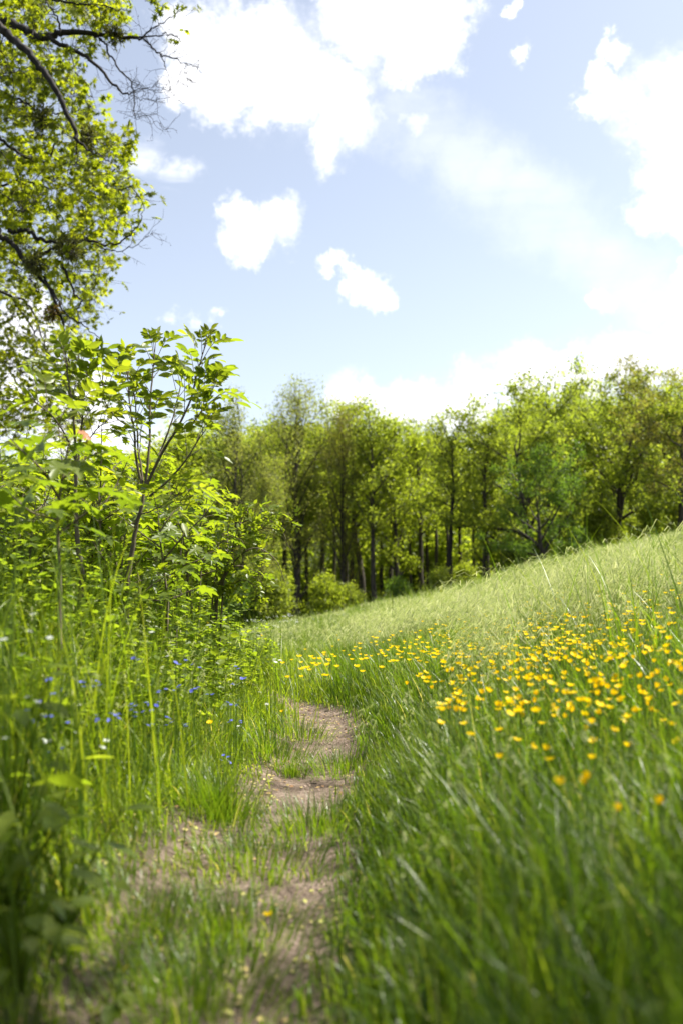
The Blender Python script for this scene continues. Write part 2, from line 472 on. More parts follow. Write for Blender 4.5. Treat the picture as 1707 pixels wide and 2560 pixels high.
# near and middle grass, right and left of the path
gr, gl = Acc(), Acc()
for (n, y0, y1, seg, w0) in ((24000, .75, 2.2, 7, .0056), (52000, 2.2, 4.2, 6, .0045), (60000, 4.2, 7.5, 5, .0055), (56000, 7.5, 13, 4, .008)):
    x, y = scatter(n, y0, y1)
    d = path_d(x, y) + .10 * (fbm(x, y, 5) - .5)
    pr = sstep(-.06, .16, d)
    inside = (fbm(x, y, 4.2) > .50) * .40 * (y < 3.7) * sstep(-.35, -.02, d)
    k = rng.random(len(x)) < np.maximum(pr, inside)
    x, y, d = x[k], y[k], d[k]
    h = hgt(x, y) * rng.uniform(.55, 1.25, len(x)) + .03
    lean = np.abs(rng.normal(.12, .14, len(x))); bend = np.abs(rng.normal(.55, .5, len(x))); bend = np.where(rng.random(len(x)) < .11, rng.uniform(1.4, 2.4, len(x)), bend)
    az = np.where(rng.random(len(x)) < .12 + .3 * fbm(x, y, .9), rng.normal(2.9 + 2 * (fbm(x, y, 1.3) - .5), .8, len(x)), rng.uniform(0, 2 * np.pi, len(x)))
    w = w0 * rng.uniform(.6, 1.5, len(x))
    rnd = np.clip(rng.normal(.34, .2, len(x)) + .35 * (fbm(x, y, 1.7) - .5), 0, .78)
    rnd = np.where(rng.random(len(x)) < .02, 1.0, rnd)
    for acc, s in ((gr, x > -.1), (gl, x <= -.1)):
        b_ = bend[s] * (1.5 if acc is gl else 1.0); hs0 = h[s] * (.82 if acc is gl else 1.0)
        blades(acc, x[s], y[s], hs0, w[s], lean[s] * (1.3 if acc is gl else 1.0), b_, az[s], seg, rnd[s])
tag(gr.build('meadow_grass', M['grass']), 'dense fresh green grass to the right of the path', 'grass', kind='stuff')
tag(gl.build('bank_grass', M['grass_left']), 'bright yellow-green grass on the bank left of the path', 'grass', kind='stuff')

# taller stalks standing out of the far sward
# far meadow
gf = Acc()
for (n, y0, y1, seg, w0) in ((75000, 12, 22, 3, .014), (80000, 21, CREST + 6, 3, .022)):
    x, y = scatter(n, y0, y1, kx=(-.22, .45), pad=1.5)
    h = .32 * rng.uniform(.4, 1.35, len(x)) * (.45 + 1.1 * fbm(x, y, .8)); h = np.where(rng.random(len(x)) < .05, h * 1.9, h)
    blades(gf, x, y, h, w0 * rng.uniform(.5, 1.4, len(x)), np.abs(rng.normal(.15, .15, len(x))), np.abs(rng.normal(.6, .4, len(x))),
           rng.normal(2.9, 1.2, len(x)), seg, np.clip(rng.normal(.42, .25, len(x)) + 1.1 * (fbm(x, y, .4) - .5), 0, 1))
tx, ty = scatter(700, 8, CREST + 1, kx=(-.12, .45), pad=.3)
idx = np.repeat(np.arange(len(tx)), 34); x = tx[idx] + rng.normal(0, .09, len(idx)); y = ty[idx] + rng.normal(0, .09, len(idx))
th_ = rng.uniform(.32, .72, len(tx))[idx] * rng.uniform(.5, 1.1, len(idx)); tr_ = rng.uniform(0, .5, len(tx))[idx]
blades(gf, x, y, th_, .0011 * np.maximum(y, 7) * rng.uniform(.5, 1.1, len(x)), np.abs(rng.normal(.2, .15, len(x))), np.abs(rng.normal(.7, .5, len(x))), rng.uniform(0, 6.28, len(x)), 4, np.clip(tr_ + rng.normal(0, .12, len(x)), 0, 1))
tag(gf.build('far_grass', M['grass_far']), 'pale yellowish grass covering the far slope up to the wood', 'grass', kind='stuff')

# feathery seed heads: a thin stem, drooping at the top into fine threads
def seed_heads(acc, x, y, h, w, az, nthr, thr_len, thr_w):
    n = len(x)
    z = H(x, y)
    top = np.stack([x, y, z], -1) + np.stack([np.cos(az) * h * .18, np.sin(az) * h * .18, h], -1)
    blades(acc, x, y, h * 1.0, w, np.full(n, .12), np.full(n, .35), az, 3, rng.uniform(0, .4, n))
    for k in range(nthr):
        s = rng.uniform(.6, 1.0, n)
        p0 = np.stack([x, y, z], -1) * (1 - s[:, None]) + top * s[:, None]
        a2 = az + rng.normal(0, .8, n)
        L_ = thr_len * rng.uniform(.5, 1.2, n)
        d1 = np.stack([np.cos(a2) * .8, np.sin(a2) * .8, rng.uniform(.1, .7, n)], -1)
        d2 = np.stack([np.cos(a2) * .7, np.sin(a2) * .7, rng.uniform(-.9, -.2, n)], -1)
        p1 = p0 + d1 * (L_ * .5)[:, None]; p2 = p1 + d2 * (L_ * .5)[:, None]
        sdv = np.stack([-np.sin(a2), np.cos(a2), np.full(n, .3)], -1) * (thr_w * .5)[:, None]
        v = np.stack([p0, p1 - sdv, p1 + sdv, p2 - sdv * 1.1, p2 + sdv * 1.1], 1).reshape(-1, 3)
        b = (np.arange(n) * 5)[:, None]
        acc.add(v, np.concatenate([b + np.array([[1, 2, 4, 3]])]), np.repeat(rng.uniform(.2, 1, n), 5))
        acc.f3.append((b + np.array([[0, 2, 1]])) + acc.n - len(v))
sh = Acc()
for (n, y0, y1, w0, tw, kx, mn) in ((9000, 6.5, 12, .003, .006, (.0, .45), .50), (9500, 12, 21, .005, .010, (-.12, .45), .42), (9500, 20, CREST + 4, .007, .014, (-.15, .45), .36)):
    x, y = scatter(n, y0, y1, kx=kx, pad=.3)
    k = rng.random(len(x)) < sstep(.42, .70, fbm(x, y, .6) + (.06 if y0 > 8 else -.02)) * sstep(5.5, 9.0, y + .35 * x)
    x, y = x[k], y[k]
    seed_heads(sh, x, y, mn * rng.uniform(.8, 1.25, len(x)), np.full(len(x), w0), rng.normal(2.9, .8, len(x)), 5, .16 if y0 < 8 else .2, np.full(len(x), tw))
x, y = scatter(2600, 3.6, 7.0, kx=(.16, .45), pad=.1)
k = fbm(x, y, 1.5) > .45; x, y = x[k], y[k]
seed_heads(sh, x, y, .62 * rng.uniform(.7, 1.25, len(x)), np.full(len(x), .0025), rng.normal(2.9, 1.0, len(x)), 8, .12, np.full(len(x), .0035))
x, y = scatter(1300, 4.2, 7.5, kx=(.28, .46), pad=.1)
seed_heads(sh, x, y, .52 * rng.uniform(.6, 1.2, len(x)) * (.7 + .6 * fbm(x, y, 1.5)), np.full(len(x), .0032), rng.normal(2.9, 1.0, len(x)), 9, .13, np.full(len(x), .0038))
x, y = scatter(900, 1.3, 4.5)
k = path_d(x, y) > .15; x, y = x[k], y[k]
seed_heads(sh, x, y, .48 * rng.uniform(.7, 1.2, len(x)), np.full(len(x), .0022), rng.uniform(0, 6.28, len(x)), 7, .05, np.full(len(x), .003))
tag(sh.build('feathery_grass', M['seed']), 'cream feathery grass seed heads nodding over the slope', 'grass', kind='stuff')

# ------------------------------------------------------------------ the wood
def grow_tree(height, r0, crown_base, width, style='slim', nleaf=9000, leaf=.13, seed=1, lean=0.0):
    """returns (wood, crown) meshes of a tree rooted at the origin"""
    g = np.random.default_rng(seed)
    wood, crown = Acc(), Acc()
    npt = 12; t = np.linspace(0, 1, npt)
    wob = np.cumsum(g.normal(0, .018 * height / 4, (npt, 2)), 0); wob -= wob[0]
    top = .93 if style != 'oak' else .72
    trunk = np.stack([wob[:, 0] + lean * height * t ** 1.3, wob[:, 1], t * height * top], -1)
    rad = r0 * (1 - t) ** .75 + .02; rad[0] *= 1.35
    tube(wood, trunk, rad, 8)
    tips = []
    nl = {'fan': 26, 'slim': 24, 'oak': 17}[style]
    for i in range(nl):
        s = crown_base + (top * .99 - crown_base) * ((i + g.random() * .8) / nl)
        s = min(s, .97 * top) / top
        p0 = np.array([np.interp(s, t, trunk[:, k]) for k in range(3)])
        rr = np.interp(s, t, rad) * .55
        q = (s * top - crown_base) / (1 - crown_base)
        prof = {'fan': .55 + .7 * math.sin(math.pi * min(1, q * .8 + .12)), 'slim': .35 + .8 * math.sin(math.pi * min(1, q * .85 + .1)), 'oak': .6 + .7 * math.sin(math.pi * min(1, q * .8 + .2))}[style]
        Lb = width * prof * g.uniform(.7, 1.15)
        az = i * 2.4 + g.normal(0, .4)
        el = {'fan': R(62), 'slim': R(38), 'oak': R(24)}[style] + g.normal(0, .2) + q * .35
        if style == 'fan': Lb *= 1.15
        d = np.array([math.cos(az) * math.cos(el), math.sin(az) * math.cos(el), math.sin(el)])
        pts = [p0]; dd = d.copy()
        for k in range(6):
            dd = norm(dd + g.normal(0, .20 if style == 'oak' else .12, 3) + np.array([0, 0, .07]))
            pts.append(pts[-1] + dd * Lb / 6)
        pts = np.array(pts)
        tube(wood, pts, np.linspace(max(rr, .03), .012, 7), 5)
        nb = 7
        for j in range(nb):
            u = .28 + .72 * (j + g.random()) / nb
            b0 = np.array([np.interp(u * 6, range(7), pts[:, k]) for k in range(3)])
            d2 = norm(norm(pts[-1] - pts[0]) * .7 + norm(g.normal(size=3)) * .9 + np.array([0, 0, .35 if style == 'fan' else .1]))
            L2 = Lb * .42 * (1.15 - u * .6) * g.uniform(.7, 1.3)
            b = [b0]
            for k in range(3):
                d2 = norm(d2 + g.normal(0, .2, 3)); b.append(b[-1] + d2 * L2 / 3)
            b = np.array(b)
            tube(wood, b, np.linspace(.022, .007, 4), 3)
            for k in range(5):
                v_ = g.uniform(.25, 1.05)
                tips.append(b[0] + (b[-1] - b[0]) * v_ + g.normal(0, .12, 3))
    tips = np.array(tips)
    per = max(1, nleaf // len(tips))
    dens = g.uniform(.35, 1.65, len(tips))
    idx = np.repeat(np.arange(len(tips)), np.maximum(1, (per * dens).astype(int)))
    spread = .19 + .02 * height / 10
    pos = tips[idx] + g.normal(0, spread, (len(idx), 3)) * np.array([1.15, 1.15, .75 if style != 'fan' else 1.2])
    ax = norm(g.normal(size=(len(idx), 3)) + np.array([0, 0, -.25 if style != 'fan' else .5]))
    nr = norm(g.normal(size=(len(idx), 3)) * .8 + np.array([0, 0, 1.0]))
    cr = g.random(len(tips))
    leaves(crown, QUAD, pos, ax, nr, leaf * g.uniform(.6, 1.3, len(idx)), np.clip(cr[idx] * .7 + g.random(len(idx)) * .4, 0, 1))
    return wood, crown

def tree_meshes(**k):
    w, c = grow_tree(**k)
    return w.mesh('trunk', True), c.mesh('crown')

PROTO = {}
for nm, kw in {
    'fan1': dict(height=14.5, r0=.24, crown_base=.12, width=3.2, style='fan', nleaf=12000, leaf=.14, seed=11),
    'fan2': dict(height=15.5, r0=.22, crown_base=.20, width=3.4, style='fan', nleaf=13000, leaf=.13, seed=12, lean=.04),
    'slim1': dict(height=14, r0=.17, crown_base=.42, width=2.3, style='slim', nleaf=7000, leaf=.17, seed=13),
    'slim2': dict(height=14.5, r0=.20, crown_base=.34, width=2.6, style='slim', nleaf=8500, leaf=.17, seed=14, lean=.05),
    'slim3': dict(height=13.0, r0=.16, crown_base=.26, width=2.4, style='slim', nleaf=8500, leaf=.17, seed=15, lean=-.04),
    'airy': dict(height=14, r0=.19, crown_base=.55, width=2.4, style='slim', nleaf=4200, leaf=.17, seed=16, lean=.05),
    'oak1': dict(height=12.5, r0=.30, crown_base=.16, width=4.8, style='oak', nleaf=14500, leaf=.18, seed=17, lean=-.10),
    'oak2': dict(height=13, r0=.28, crown_base=.24, width=4.4, style='oak', nleaf=15000, leaf=.18, seed=18, lean=-.14),
    'oak3': dict(height=16, r0=.26, crown_base=.30, width=4.6, style='oak', nleaf=15000, leaf=.17, seed=19, lean=.03),
    'tall1': dict(height=14.5, r0=.17, crown_base=.55, width=2.3, style='slim', nleaf=6500, leaf=.18, seed=21, lean=.03),
    'tall2': dict(height=14, r0=.15, crown_base=.48, width=2.4, style='slim', nleaf=7000, leaf=.18, seed=22, lean=-.03),
    'bush': dict(height=4.2, r0=.06, crown_base=.03, width=1.7, style='slim', nleaf=8000, leaf=.15, seed=20),
}.items():
    PROTO[nm] = tree_meshes(**kw)

def place_tree(proto, px, top, Y, mat, name, label, cat='tree', group=None, bark='bark', rz=None, wide=1.0):
    """stands the tree on the ground at that bearing, scaled so that its top reaches the height seen"""
    k = (px - 853.5) / FPX
    x = k * Y; z0 = float(H(x, Y)) - .1
    zt = P(px, top, Y)[2]
    wm, cm = PROTO[proto]
    zz = np.empty(len(cm.vertices) * 3, np.float32); cm.vertices.foreach_get('co', zz)
    hh = np.percentile(zz[2::3], 99.7)
    s = (zt - z0) / hh
    o = empty(name, (x, Y, z0), label, cat, group, random.uniform(0, 6.28) if rz is None else rz)
    o.scale = (s * wide, s * wide, s)
    for me, nm, mt in ((wm, 'trunk', M[bark]), (cm, 'crown', M[mat])):
        key = (me.name, mt.name)
        if key not in MCACHE:
            m2 = me.copy(); m2.materials.clear(); m2.materials.append(mt); MCACHE[key] = m2
        c = bpy.data.objects.new(nm, MCACHE[key]); scene.collection.objects.link(c); c.parent = o
    return o
MCACHE = {}
FRONT = [
    ('fan1', 585, 990, 44, 'olive', 'hornbeam_tree', 'olive-leaved tree leftmost in the row, behind the leafy saplings', .95),
    ('fan2', 735, 952, 46, 'olive', 'hornbeam_tree', 'tallest airy tree left of centre with upright brownish twigs against the sky', 1.0),
    ('fan1', 665, 1150, 40, 'olive', 'hornbeam_tree', 'low dense grey-green tree filling the corner left of the far meadow end', .9),
    ('fan2', 850, 1020, 45, 'brown', 'hornbeam_tree', 'bronze-tinged tree just right of the tallest airy tree', .75),
    ('slim2', 905, 1012, 48, 'lime', 'woodland_tree', 'full green tree whose crown follows the bronze-tinged tree', 1.1),
    ('slim1', 940, 1030, 44, 'mid', 'woodland_tree', 'slender tree with a pale straight trunk rising from the meadow corner', 1.0),
    ('slim3', 1000, 1055, 45, 'lime', 'woodland_tree', 'fresh green tree with a forked trunk right of the pale straight trunk', 1.0),
    ('slim1', 1060, 1068, 47, 'lime', 'woodland_tree', 'thin lime-green tree between the forked trunk and the dark lone trunk', 1.1),
    ('airy', 1112, 1036, 43, 'mid', 'woodland_tree', 'tree with a long bare dark trunk and a thin open crown', 1.0),
    ('slim3', 1205, 1062, 43, 'mid', 'woodland_tree', 'green tree with foliage to the ground right of the bare dark trunk', 1.05),
    ('oak1', 1345, 962, 42, 'mid', 'oak_tree', 'broad oak with a crooked limb reaching left over the slope', 1.0),
    ('oak1', 1370, 1130, 38, 'dark', 'young_maple_tree', 'dark green low tree in front of the broad oak with leaves to the grass', .85),
    ('oak2', 1530, 945, 43, 'mid', 'oak_tree', 'oak with a leaning dark trunk and rounded crown right of the broad oak', 1.0),
    ('oak3', 1700, 872, 41, 'brown', 'oak_tree', 'tallest brownish tree at the right edge of the wood', 1.0),
    ('slim2', 1630, 1010, 46, 'mid', 'woodland_tree', 'green tree squeezed between the leaning oak and the tallest brownish tree', 1.0),
]
for pr, px, top, Y, mt, nm, lab, wd in FRONT:
    place_tree(pr, px, top - 14, Y, mt, nm, lab, group='trees along the front of the wood', wide=wd, bark='bark_dark' if pr == 'airy' else 'bark')
# second row: nothing tells these apart
g2 = np.random.default_rng(5)
for i in range(46):
    px = 480 + (1790 - 480) * (i + g2.random() * .7) / 46
    Y = g2.uniform(50, 64)
    top = np.interp(px, [480, 700, 900, 1050, 1200, 1400, 1600, 1800], [1080, 1040, 1060, 1090, 1080, 1010, 990, 960]) + g2.uniform(-5, 45)
    place_tree(['tall1', 'tall2', 'slim1'][i % 3], px, top, Y, 'lime' if g2.random() < .85 else 'mid', 'woodland_tree', 'slender lime-green tree standing back in the wood behind the front row',
               group='slender trees inside the wood', wide=g2.uniform(.9, 1.25))
for i in range(12):
    px = 560 + (1750 - 560) * (i + g2.random()) / 12
    place_tree('bush', px, np.interp(px, [560, 760, 1100, 1450, 1750], [1440, 1440, 1390, 1280, 1220]) + g2.uniform(-30, 40), g2.uniform(39, 47), ['dark', 'mid', 'lime', 'mid'][i % 4], 'understorey_bush', 'low leafy bush at the foot of the wood beyond the crest of the meadow',
               cat='bush', group='bushes at the foot of the wood')
# trees on the left, seen over and between the saplings
for i, (px, top, Y, mt) in enumerate(((40, 1150, 48, 'lime'), (190, 1140, 52, 'lime'), (310, 1120, 46, 'lime'), (430, 1095, 50, 'lime'), (-60, 1130, 44, 'lime'), (505, 1060, 56, 'mid'))):
    place_tree(['slim2', 'slim3'][i % 2], px, top, Y, mt, 'woodland_tree', 'lime-green tree far behind the leafy saplings on the left', group='trees behind the saplings', wide=1.5)

# far wood on the rising ground behind: one mass
g = np.random.default_rng(31)
fw = Acc()
n = 130
cx = np.concatenate([g.uniform(-60, 70, 130), np.linspace(-34, 34, 46) + g.normal(0, .5, 46)]); cy = np.concatenate([g.uniform(68, 108, 130), g.uniform(62, 68, 46)]); n = 176
for x_, y_ in zip(cx, cy):
    hz = float(H(x_, y_)); hh = g.uniform(7, 11) if y_ > 68 else g.uniform(4, 7)
    tube(fw, np.array([[x_, y_, hz], [x_ + g.normal(0, .2), y_, hz + hh * .5], [x_ + g.normal(0, .4), y_, hz + hh * .85]]), [.2, .15, .06], 5, -1)
    nc = 60
    c = norm(g.normal(size=(nc, 3))) * (g.random((nc, 1)) ** .5) * np.array([2.6, 2.6, hh * .46]) + np.array([x_, y_, hz + hh * .52])
    idx = np.repeat(np.arange(nc), 26)
    pos = c[idx] + g.normal(0, .45, (len(idx), 3))
    leaves(fw, QUAD, pos, norm(g.normal(size=(len(idx), 3))), norm(g.normal(size=(len(idx), 3)) * .8 + np.array([0, 0, 1])), .34 * g.uniform(.6, 1.3, len(idx)), g.random(len(idx)))
nu = 2600
ux = g.uniform(-26, 34, nu); uy = g.uniform(44, 64, nu); uz = H(ux, uy)
idx = np.repeat(np.arange(nu), 22); uh = g.uniform(.3, 1.5, nu)
up_ = np.stack([ux, uy, uz + uh * .6], -1)[idx] + g.normal(0, 1, (len(idx), 3)) * np.stack([np.full(nu, .35), np.full(nu, .35), uh * .35], -1)[idx]
uw = Acc(); leaves(uw, QUAD, up_, norm(g.normal(size=(len(idx), 3))), norm(g.normal(size=(len(idx), 3)) * .8 + np.array([0, 0, 1])), .24 * g.uniform(.6, 1.3, len(idx)), g.random(len(idx)))
tag(uw.build('woodland_undergrowth', M['mid']), 'leafy green undergrowth covering the floor of the wood', 'undergrowth', kind='stuff')
tag(fw.build('far_wood', M['lime']), 'sunlit lime-green wood on rising ground behind the front trees', 'wood', kind='stuff')

# tree added out of the frame so its crown shades the near ground
wm_, cm_ = tree_meshes(height=8.5, r0=.16, crown_base=.45, width=2.6, style='slim', nleaf=9000, leaf=.11, seed=40)
bt = empty('added_shade_tree', (3.7, 1.5, float(H(3.7, 1.5)) - .1), 'unseen young tree added beside the near meadow to shade the foreground', 'tree')
for me, nm, mt in ((wm_, 'trunk', M['bark']), (cm_, 'crown', M['mid'])):
    me.materials.append(mt); c_ = bpy.data.objects.new(nm, me); scene.collection.objects.link(c_); c_.parent = bt
# ------------------------------------------------------------------ the big maple overhanging on the left
TY = 14.0
trunk_x = -8.2
base = np.array([trunk_x, TY, float(H(trunk_x, TY)) - .1])
big = empty('maple_tree', base, 'tall maple overhanging from the left with dark limbs, fresh leaves and bare twigs', 'tree')
wood, crown, twigs = Acc(), Acc(), Acc()
def L3(pts, Y): return np.array([P(a_, b_, Y + (c_[0] if c_ else 0)) for a_, b_, *c_ in pts])
tr = spline([base, base + [.1, .1, 3.5], base + [-.1, 0, 7], base + [.2, .1, 11], base + [.1, 0, 15]], 24)
tube(wood, tr, np.linspace(.42, .12, 24), 12)
skeleton = []
def limb(pts, Y, r0, r1, root_z=None, bare=False, n=None):
    p = L3(pts, Y)
    if root_z is not None:
        rt = np.array([trunk_x, TY, root_z]); mid_ = rt * .5 + p[0] * .5 + np.array([0, 0, .5])
        p = np.vstack([rt, mid_, p])
    q = spline(p, n or len(p) * 5)
    q[1:-1] += rng.normal(0, .012, (len(q) - 2, 3)); r0, r1 = r0 * .72, r1 * .85
    tube(wood, q, np.linspace(r0, r1, len(q)), 7)
    skeleton.append((q, bare))
    return q
limb([(-40, 50), (50, 72), (95, 92), (130, 84), (180, 79), (260, 86), (345, 94)], 13, .13, .030, 8.0)
limb([(345, 94), (382, 72), (408, 56), (450, 28)], 13, .022, .005, bare=True)
limb([(345, 94), (400, 90), (430, 89), (455, 96)], 13, .018, .004, bare=True)
limb([(345, 94), (380, 116), (405, 138), (440, 146), (465, 160), (488, 166)], 13, .022, .004, bare=True)
limb([(402, 136), (412, 165), (421, 195), (414, 222)], 13, .011, .003, bare=True)
limb([(465, 160), (462, 182), (470, 198), (482, 206)], 13, .007, .003, bare=True)
limb([(95, 92), (130, 101), (195, 130), (240, 160), (285, 215), (322, 236)], 12.6, .055, .015, bare=True)
limb([(322, 236), (345, 226), (372, 219), (396, 216), (418, 224)], 12.6, .010, .003, bare=True)
limb([(322, 236), (350, 245), (385, 250), (400, 238)], 12.6, .008, .003, bare=True)
limb([(238, 90), (258, 104), (276, 137), (302, 178), (328, 203), (337, 235), (335, 275)], 13, .024, .009, bare=True)
limb([(335, 275), (345, 288), (372, 288), (394, 305), (414, 324)], 13, .009, .003, bare=True)
limb([(335, 275), (338, 292), (340, 305)], 13, .005, .002, bare=True)
limb([(328, 203), (352, 215), (378, 222), (405, 232), (428, 222)], 13, .008, .003, bare=True)
limb([(-60, 40), (0, 68), (22, 86), (60, 120), (96, 160), (126, 200), (150, 245), (165, 278), (185, 322), (196, 352)], 12, .10, .03, 7.8)
limb([(196, 352), (226, 376), (272, 402)], 12, .028, .006)
limb([(-30, 325), (0, 345), (50, 385), (92, 402), (124, 396), (146, 345)], 13.4, .05, .016, 6.2)
limb([(0, 228), (60, 255), (105, 280), (150, 285)], 13.4, .03, .012)
limb([(-30, 575), (0, 592), (32, 612), (70, 660), (110, 700), (137, 742), (152, 792), (165, 850), (169, 882)], 12.6, .075, .012, 4.6)
limb([(72, 662), (95, 640), (130, 622), (150, 618)], 12.6, .04, .02)
limb([(20, 575), (72, 578), (108, 602), (160, 606), (215, 600), (272, 612), (312, 598), (348, 560), (362, 520)], 12.8, .05, .005)
limb([(215, 600), (262, 622), (310, 626), (352, 604), (384, 575)], 12.8, .014, .003, bare=True)
limb([(150, 655), (170, 690), (188, 735), (203, 752), (196, 776), (198, 815)], 13, .03, .006)
limb([(110, 692), (140, 740), (162, 780), (205, 812), (250, 845), (258, 862)], 12.6, .025, .004)
limb([(-20, 725), (30, 745), (62, 750), (88, 790), (108, 850), (120, 900)], 17, .06, .012, 4.4)
limb([(30, 745), (70, 800), (92, 842)], 17, .035, .012)
limb([(-20, 885), (40, 890), (80, 900), (116, 925), (150, 955)], 18, .055, .012, 3.6)
limb([(-10, 905), (25, 930), (50, 965), (80, 1010)], 18, .035, .008, 3.4)
limb([(-20, 1020), (40, 1030), (100, 1050), (170, 1045), (230, 1060)], 18, .04, .008, 2.8)
limb([(108, -10), (132, 25), (150, 60), (150, 85)], 12.6, .012, .02)
limb([(90, -15), (145, 4), (200, 10), (250, 12), (300, 25), (330, 10)], 12.4, .03, .005)
limb([(235, -10), (250, 28), (270, 60), (300, 70), (335, 40)], 12.8, .010, .003, bare=True)
limb([(-20, 160), (40, 180), (110, 150), (160, 165), (210, 175)], 14.5, .03, .006, 7.4)
limb([(-20, 470), (60, 450), (140, 470), (220, 440), (290, 450), (330, 440)], 14.5, .04, .006, 5.6)
limb([(-20, 520), (80, 530), (170, 500), (250, 520), (310, 505)], 15, .035, .006, 5.4)

# crown: leaf sprays fill the outline seen, each carried by a twig from the nearest wood
YE = [-60, 0, 50, 100, 150, 200, 250, 300, 345, 400, 450, 500, 560, 600, 680, 750, 830, 880, 950, 1050, 1110]
XE = [345, 335, 300, 232, 222, 215, 238, 272, 330, 325, 335, 350, 345, 305, 292, 268, 250, 212, 235, 262, 200]
nodes = [q for q, b in skeleton if not b]
nodes = np.vstack([q[:: 2] for q in nodes])
att = []
while len(att) < 1850:
    px, py = rng.uniform(-140, 350), rng.uniform(-90, 1100)
    e = np.interp(py, YE, XE) - 12
    if px > e: continue
    far_part = py > 640 + rng.normal(0, 40)
    if not far_part and vnoise(px, py, 1 / 24.) < .40: continue
    Y = rng.uniform(15.0, 19) if far_part else rng.uniform(12.3, 17)
    att.append((*P(px, py, Y), far_part))
att = np.array(att)
A3 = att[:, :3]
d0 = np.array([np.min(np.linalg.norm(nodes - a_, axis=1)) for a_ in A3])
order = np.argsort(d0)
nl = list(nodes)
buf = np.zeros((len(nodes) + 4 * len(A3), 3)); buf[:len(nodes)] = nodes; cnt = len(nodes)
def spray(acc_l, acc_t, tip, back, n, rad, size, tmpl=STAR, r0=.006):
    # maple shoots: small rosettes of four to six leaves spreading from each shoot tip
    m_ = max(1, n // 5); idx = np.repeat(np.arange(m_), 5); n = len(idx)
    cen = tip + rng.normal(0, rad, (m_, 3)) * np.array([1, 1, .7])
    rn_ = norm(rng.normal(size=(m_, 3)) * .8 + np.array([0, 0, .8]))[idx]
    ax = rng.normal(size=(n, 3)); ax = norm(ax - rn_ * np.sum(ax * rn_, -1, keepdims=True)); ax = norm(ax + np.array([0, 0, -.35]))
    pos = cen[idx] + ax * size * .25
    nr = norm(rn_ + rng.normal(0, .4, (n, 3)))
    rn = np.clip(rng.normal(.5, .22) + rng.normal(0, .18, n), 0, 1)
    leaves(acc_l, tmpl, pos, ax, nr, size * rng.uniform(.6, 1.25, n), rn)
    for c_ in cen:
        tube(acc_t, [tip * .6 + back * .4, (tip + c_) / 2 + rng.normal(0, .01, 3), c_], [.003, .0022, .0016], 3)
for oi in order:
    p = A3[oi]
    i = np.argmin(np.linalg.norm(buf[:cnt] - p, axis=1)); q = buf[i]
    dd = p - q; ln = np.linalg.norm(dd)
    if ln > 4.5: continue
    mid_ = q + dd * .5 + np.array([0, 0, .12 * ln]) + rng.normal(0, .05, 3)
    c = spline([q, mid_, p], 5)
    tube(twigs, c, np.linspace(.006 + .006 * min(ln, 1.5), .0025, 5), 4)
    for c_ in c[1:4]: buf[cnt] = c_; cnt += 1
    if ln > .25:
        for c_ in (c[2], c[3]):
            e_ = c_ + rng.normal(0, .16, 3); tube(twigs, spline([c_, (c_ + e_) / 2 + rng.normal(0, .02, 3), e_], 3), [.004, .003, .002], 3)
    fp = att[oi, 3] > .5
    spray(crown, twigs, p, q, int(rng.integers(9, 24)) if not fp else int(rng.integers(7, 17)), .16, .098 if not fp else .09)
# bare twigs, forking, along the leafless limbs; a few carry leaves at their ends
for q, b in skeleton:
    if not b: continue
    for s in range(2, len(q), 3):
        for _ in range(1 + (s % 2)):
            p = q[s]; d = norm(norm(q[s] - q[s - 1]) * .7 + rng.normal(0, .75, 3)); L_ = rng.uniform(.12, .45)
            pts = [p]
            for k in range(4):
                d = norm(d + rng.normal(0, .28, 3)); pts.append(pts[-1] + d * L_ / 4)
                if k in (1, 2, 3):
                    d3 = norm(d + rng.normal(0, .7, 3)); e_ = pts[-1] + d3 * rng.uniform(.04, .14)
                    tube(twigs, [pts[-1], (pts[-1] + e_) / 2 + rng.normal(0, .006, 3), e_], [.0026, .002, .0015], 3)
            tube(twigs, pts, np.linspace(.0042, .0016, 5), 3)
for px, py, n_ in ((382, 8, 22), (392, 28, 14), (405, 15, 10), (470, 8, 7), (478, 30, 6), (425, 88, 8), (440, 80, 6), (450, 90, 4), (455, 40, 5), (230, 120, 12), (215, 140, 12), (225, 105, 14), (270, 20, 20), (315, 30, 14), (325, 45, 9), (300, 15, 12),
                   (385, 505, 14), (375, 495, 10), (350, 545, 12), (360, 560, 10), (345, 590, 9), (378, 555, 8), (330, 345, 16), (345, 372, 12), (320, 370, 14), (270, 690, 12), (298, 712, 8)):
    tip = P(px, py, 13); spray(crown, twigs, tip, tip + np.array([-.3, 0, .1]), n_, .07, .10)
for o_ in (wood.build('trunk', M['bark_dark'], big, True, origin=base), crown.build('crown', M['maple_tree'], big, origin=base), twigs.build('twigs', M['bark_dark'], big, origin=base)): pass

# mistletoe balls growing on the maple's limbs
def mistletoe(px, py, r, Y, label, mat='mistle', sq=1.0):
    c = P(px, py, Y); rad = r / FPX * Y
    a_t, a_l = Acc(), Acc()
    n_ = int(80 * (r / 40) ** 1.5)
    for k in range(n_):
        d = sph(1)[0]; p0 = c + d * rad * .08; e_ = c + d * rad * np.array([1, 1, sq]) * rng.uniform(.45, 1.05)
        m_ = (p0 + e_) / 2 + rng.normal(0, rad * .08, 3)
        tube(a_t, spline([p0, m_, e_], 4), [.006, .005, .004, .003], 3)
        nn = 9
        pos = m_ + (e_ - m_) * rng.random((nn, 1)) * 1.05 + rng.normal(0, rad * .09, (nn, 3))
        leaves(a_l, LANCE, pos, norm(d + rng.normal(0, .5, (nn, 3))), sph(nn), .052 * rng.uniform(.7, 1.2, nn), rng.random(nn))
    o = empty('mistletoe', c, label, 'mistletoe', 'mistletoe clumps in the maple')
    a_t.build('twigs', M['bark_dark'], o, origin=c); a_l.build('leaves', M[mat], o, origin=c)
